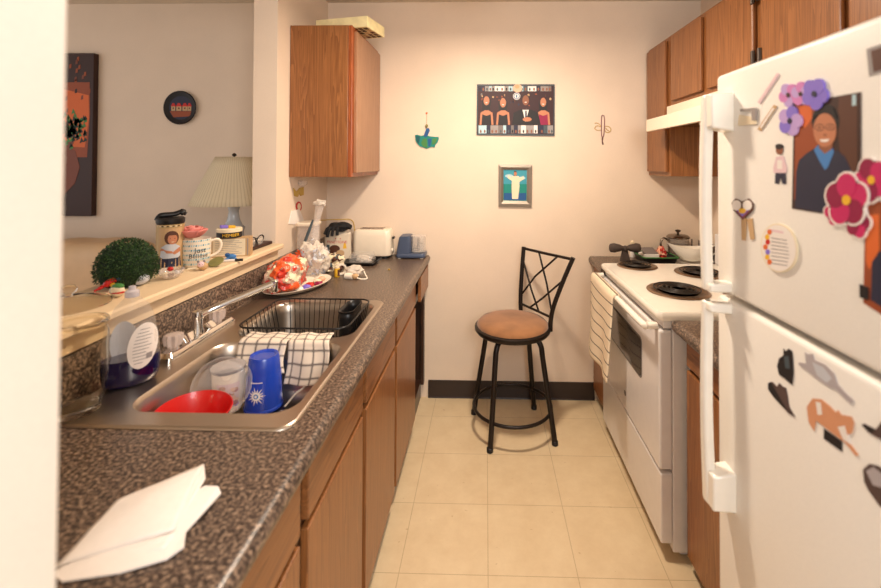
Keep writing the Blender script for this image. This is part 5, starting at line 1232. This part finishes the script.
# tape roll and battery sized bottle
c = on(337, 277, 2, ZK); R_, T_ = facing(c)
tag(MB().lathe([(.020, 0), (.027, .0), (.0275, .002), (.0275, .018), (.027, .02), (.020, .02), (.0195, .018), (.0195, .002), (.020, 0)], c + Vector((0, .045, .029)), 32, ax=(T_+R_*.3).normalized(), caps=False).build('tape_roll', 'white_plastic', smooth=40, origin=c+Vector((0, .045, .001))), 'white tape roll standing behind the small yellow tube', 'tape')
t = thing('glue_tube', 'small yellow and white tube standing on the worktop before the tape roll', 'tube', tuple(c+Vector((0, 0, .0008))))
MB().lathe([(.012, .001), (.0125, .002), (.0125, .042), (.012, .043)], c, 20).build('tube_body', P_('yellow'), t, 40); MB().lathe([(.0115, .0433), (.0115, .052), (.0001, .053)], c, 20).build('cap', P_('cream'), t, 40)
pm = MB().sheet([(.002, .006), (.015, .006), (.015, .038), (.002, .038)], wrap(c, .0125, c.z, .0004), 0, 3); pm.build('label', P_('brown'), t, recalc=False)
# earphone charger tangle
c = on(353, 279, 2, ZK)
t = thing('charger', 'white charger block and tissue with a cord loop on the worktop', 'charger', tuple(c))
MB().blob(c+Vector((-.004, .03, .032)), (.042, .032, .026), .3, 2.2, 8, 4, 0, .1).build('tissue', 'crumple_white', t, 30)
MB().tube([c+Vector((-.035, -.004, .016)), c+Vector((.0, -.008, .015))], .015, 12).build('plug', 'white_plastic', t, 40)
MB().blob(c+Vector((.012, -.006, .014)), (.014, .012, .012), .2, 2, 3, 3).build('knot', P_('tan'), t, 40)
MB().tube(smooth_path([c+Vector((.02, 0, .012)), c+Vector((.035, .04, .03)), c+Vector((.055, .02, .012)), c+Vector((.068, -.005, .004)), c+Vector((.045, -.014, .003)), c+Vector((.02, -.008, .008))], 6), .0035, 8).build('cord', 'white_plastic', t, 60)
# black tray with clear dome
c = on(364, 262, 2, ZK); c = Vector((c.x-.008, 2.345, ZK+.0005))
t = thing('black_tray', 'small black tray with a clear plastic dome in front of the toaster', 'tray', tuple(c))
MB().loft([rrect(c.x, c.y, w_, d_, .015, c.z+z) for w_, d_, z in ((.16, .10, 0), (.18, .115, .012), (.186, .12, .013), (.182, .116, .016), (.155, .1, .004))], cap0=True, cap1=True).build('tray_base', 'black_plastic', t, 40)
MB().loft([rrect(c.x+.012, c.y, w_, d_, .015, c.z+z) for w_, d_, z in ((.13, .10, .0165), (.125, .095, .045), (.115, .085, .060))], cap1=True).build('dome', 'thin_plastic', t, 40)
MB().blob((c.x+.02, c.y, c.z+.028), (.04, .03, .018), .4, 3, 2, 3, 0, .5).build('crumpled_liner', 'crumple_white', t, 30)
MB().tube([c+Vector((.088, 0, .012)), c+Vector((.112, .02, .028))], .0035, 6).build('tab', 'black_plastic', t, 40)
# toaster
x0, x1 = on(351.5, 254, 1, 2.46).x, on(390.5, 254, 1, 2.46).x
c = Vector(((x0+x1)/2, 2.522, ZK+.0005)); wT = x1-x0
t = thing('toaster', 'cream two slice toaster against the end wall', 'toaster', tuple(c))
MB().loft([rrect(c.x, c.y, w_, d_, .03, c.z+z) for w_, d_, z in ((wT-.02, .11, .014), (wT-.004, .125, .018), (wT, .13, .03), (wT-.004, .128, .13), (wT-.014, .12, .155), (wT-.03, .1, .166))], cap0=True, cap1=True).build('shell', 'cream', t, 50)
MB().loft([rrect(c.x, c.y, wT-.03, .1, .02, c.z+z) for z in (.0, .0135)], cap0=True, cap1=True).build('base', 'black_plastic', t, 50)
for y in (-.022, .022): MB().box((c.x-.075, c.y+y-.009, c.z+.1645), (c.x+.06, c.y+y+.009, c.z+.1675)).build('slot', P_('brown'), t)
MB().box((c.x+wT/2+.0002, c.y-.03, c.z+.11), (c.x+wT/2+.014, c.y+.0, c.z+.122)).build('lever', 'black_plastic', t, bevel=.003)
MB().lathe([(.011, 0), (.011, .006), (.009, .008)], (c.x+wT/2-.0005, c.y-.02, c.z+.045), 20, ax=(1, 0, 0)).build('dial', 'white_plastic', t, 40)
# food chopper
x0, x1 = on(395, 254, 1, 2.45).x, on(424.5, 254, 1, 2.45).x
c = Vector(((x0+x1)/2, 2.525, ZK+.0005)); wC = x1-x0
t = thing('food_chopper', 'slate blue food chopper with clear bowl beside the toaster', 'food chopper', tuple(c))
MB().loft([rrect(c.x, c.y, wC-i, .12-i, .02, c.z+z) for i, z in ((.006, .006), (0, .01), (0, .022), (.01, .03))], cap0=True, cap1=True).build('base', 'slate_blue', t, 40)
MB().loft([rrect(c.x-wC*.25+o_, c.y, w_, .105, .018, c.z+z) for w_, o_, z in ((wC*.5, .0, .0305), (wC*.46, .004, .08), (wC*.40, .008, .122), (wC*.34, .01, .128))], cap0=True, cap1=True).build('motor_housing', 'slate_blue', t, 40)
MB().lathe([(.035, .031), (.042, .034), (.044, .12), (.0425, .12), (.040, .036), (.0001, .034)], c+Vector((wC*.25-.004, 0, 0)), 36).build('clear_bowl', 'thin_plastic', t, 50)
MB().lathe([(.0455, .1205), (.0455, .127), (.02, .130), (.0001, .131)], c+Vector((wC*.25-.004, 0, 0)), 36).build('bowl_lid', 'cloudy_plastic', t, 50)
bl_ = MB().lathe([(.008, .036), (.008, .11), (.005, .112)], c+Vector((wC*.25-.004, 0, 0)), 12)
for k in (0, 1): bl_.box((c.x+wC*.25-.034+.031*k, c.y-.004, c.z+.05+.03*k), (c.x+wC*.25-.004+.030*k, c.y+.004, c.z+.053+.03*k))
bl_.build('blade', 'dull_chrome', t, 40)
for sx_ in (-1, 1): MB().box((c.x+sx_*(wC/2-.02)-.008, c.y-.05, c.z), (c.x+sx_*(wC/2-.02)+.008, c.y-.03, c.z+.0055)).build('foot', 'white_plastic', t)
c = on(389, 270, 2, ZK+.002); tag(MB().blob(c+Vector((0, 0, .003)), (.007, .006, .004), .4, 3, 3, 2).build('crumb', P_('gold'), origin=c), 'single yellow crumb on the worktop before the toaster', 'crumb')
# cable hanging by the wall
a_ = on(318, 225, 1, 2.56); tag(MB().tube(smooth_path([(-.958, 2.40, 1.07), (-.93, 2.43, 1.075), (-.86, 2.5, 1.07), (-.80, 2.555, 1.06), (-.785, 2.57, 1.0), (-.78, 2.575, .855)], 8), .003, 8).build('power_cord', P_('gold'), smooth=60, origin=(-.78, 2.575, .853)), 'thin tan power cord from the left wall down behind the food bag', 'cord')

# ------------------------------------------------------------------ corner beyond the stove
zc_ = ZK+.0008
c = Vector((.755, 2.40, zc_)); 
bc = on(625, 249, 1, 2.40)
mat('bow_grey', (74, 62, 56), .8)
t = thing('grey_bow', 'stiff dark grey bow standing on the corner worktop left of the tray', 'bow', (bc.x, 2.40, zc_))
for s_ in (-1, 1):
    lo = []
    for k, (dx, h, w_) in enumerate(((.006, .014, .012), (.03, .032, .022), (.060, .044, .026), (.080, .038, .020), (.086, .024, .008))):
        lo.append([(bc.x+s_*dx, 2.40+w_*cos(q), bc.z+.006+h*.75*sin(q)*.8) for q in [2*PI*j/16 for j in range(16)]])
    MB().loft(lo, cap0=True, cap1=True).build('loop', 'bow_grey', t, 60)
MB().blob((bc.x, 2.395, bc.z+.004), (.014, .016, .016), .1, 2, 1, 3).build('knot', 'bow_grey', t, 60)
MB().prism([(bc.x-.03, 2.39, zc_), (bc.x+.03, 2.39, zc_), (bc.x+.012, 2.392, bc.z), (bc.x-.012, 2.392, bc.z)], (0, .02, 0)).build('tail', 'bow_grey', t, bevel=.002)
a = on(640, 255, 1, 2.42); b = on(676, 255, 1, 2.42); tcx = (a.x+b.x)/2
t = thing('serving_tray', 'dark tray with green rim on the corner worktop behind the stove', 'tray', (tcx, 2.45, zc_))
MB().loft([rrect(tcx, 2.46, w_, d_, .02, zc_+z) for w_, d_, z in ((.17, .16, 0), (.17, .16, .004), (.19, .18, .034), (.198, .188, .036), (.188, .178, .0385), (.165, .155, .008))], cap0=True, cap1=True).build('tray_body', 'black_plastic', t, 40)
MB().tube(rrect(tcx, 2.46, .195, .185, .02, zc_+.0395, 4), .003, 6, closed=True).build('rim', P_('green'), t, 60)
p = on(648.5, 247, 1, 2.45)
t = thing('food_packet', 'dark grey and white packet lying in the tray on the corner worktop', 'packet', (p.x, 2.45, zc_+.009))
MB().box((p.x-.045, 2.41, zc_+.009), (p.x+.045, 2.49, zc_+.050)).build('packet_body', P_('white'), t, bevel=.004); MB().prism([(p.x-.042, 2.412, zc_+.0505), (p.x+.042, 2.412, zc_+.0505), (p.x+.036, 2.48, zc_+.07), (p.x-.036, 2.48, zc_+.07)], (0, .004, .006)).build('packet_top', P_('glassgrey'), t, bevel=.002)
p = on(637, 250, 1, 2.52); 
t = thing('salt_shaker', 'tiny white shaker behind the tray on the corner worktop', 'shaker', (p.x-.01, 2.568, zc_))
MB().lathe([(.014, 0), (.015, .004), (.013, .05), (.009, .06), (.009, .07)], (p.x-.01, 2.568, zc_), 20).build('shaker_body', P_('white'), t, 40); MB().lathe([(.011, .0705), (.012, .09), (.006, .096)], (p.x-.01, 2.568, zc_), 20).build('cap', P_('cream'), t, 40)
p = on(664, 245, 1, 2.40)
crumple('wrapped_trinket', 'small red and green wrapped trinket beside the gravy boat', 'trinket', (p.x-.0, 2.44, zc_+.045), (.024, .02, .034), [P_('red'), P_('green'), P_('peach')], 5, .4, .4, 3, fnmi=lambda q: 0 if noise.noise(q*40) > .0 else (1 if q.z < zc_+.04 else 2))
# gravy boat
g0 = on(693, 257, 1, 2.40); gc = Vector((g0.x, 2.41, zc_)); GK = 1.15
t = thing('gravy_boat', 'white gravy boat with attached saucer on the corner worktop', 'gravy boat', tuple(gc))
MB().loft([[(gc.x+GK*a1*cos(q), gc.y+GK*b1*sin(q), gc.z+z) for q in [2*PI*k/36 for k in range(36)]] for a1, b1, z in ((.06, .035, 0), (.07, .042, .003), (.10, .06, .014), (.102, .062, .017), (.07, .04, .007), (.02, .02, .006))], cap0=True, cap1=True).build('saucer', 'enamel', t, 60)
lo = []
for a1, b1, z, sp_ in ((.035, .022, .0155, 0), (.05, .03, .022, .002), (.07, .04, .045, .012), (.078, .043, .066, .028), (.080, .044, .078, .040), (.077, .041, .078, .040), (.066, .036, .045, .012), (.03, .02, .026, 0)):
    l = []
    for k in range(36):
        q = 2*PI*k/36; x = a1*cos(q); y = b1*sin(q); s_ = max(0, -cos(q))**4
        l.append((gc.x + GK*(x - sp_*s_), gc.y + GK*y*(1-.45*s_), gc.z + GK*(z + sp_*.55*s_ + .2*sp_*max(0, cos(q))**3)))
    lo.append(l)
MB().loft(lo, cap0=True, cap1=True).build('boat_body', 'enamel', t, 60)
MB().tube(smooth_path([gc+Vector(q_)*GK for q_ in ((.076, 0, .08), (.11, 0, .085), (.118, 0, .06), (.09, 0, .04), (.068, 0, .04))], 5), .005, 8).build('handle', 'enamel', t, 60)
# glass pot with lid
p = on(678, 240, 1, 2.53); pcx = p.x
t = thing('coffee_press', 'glass pot with dark metal lid and round handle behind the gravy boat', 'pot', (pcx, 2.53, zc_))
MB().lathe([(.05, 0), (.054, .003), (.058, .05), (.056, .11), (.054, .111), (.052, .05), (.0001, .006)], (pcx, 2.53, zc_), 36).build('pot_glass', 'clear_bottle', t, 60)
MB().lathe([(.045, .0065), (.05, .02), (.05, .075), (.0001, .076)], (pcx, 2.53, zc_), 32).build('contents', P_('brown'), t, 60)
MB().lathe([(.0585, .1115), (.06, .116), (.05, .126), (.02, .13), (.0001, .131)], (pcx, 2.53, zc_), 36).build('lid', 'dull_chrome', t, 60)
MB().lathe([(.006, .1315), (.006, .14), (.014, .146), (.014, .152), (.0001, .156)], (pcx, 2.53, zc_), 20).build('lid_knob', 'bronze_pan', t, 60)
MB().tube(smooth_path([Vector((pcx-.056, 2.52, zc_+.10)), Vector((pcx-.085, 2.51, zc_+.112)), Vector((pcx-.102, 2.505, zc_+.085)), Vector((pcx-.088, 2.51, zc_+.05)), Vector((pcx-.06, 2.52, zc_+.035))], 6), .0055, 8).build('handle', 'dull_chrome', t, 60)
t.scale = (1.08, 1.0, 1.1)
for k in (-1, 1): MB().tube([Vector((pcx+k*.057, 2.50, zc_+.005)), Vector((pcx+k*.06, 2.50, zc_+.11))], .004, 6).build('frame_bar', 'dull_chrome', t, 60)
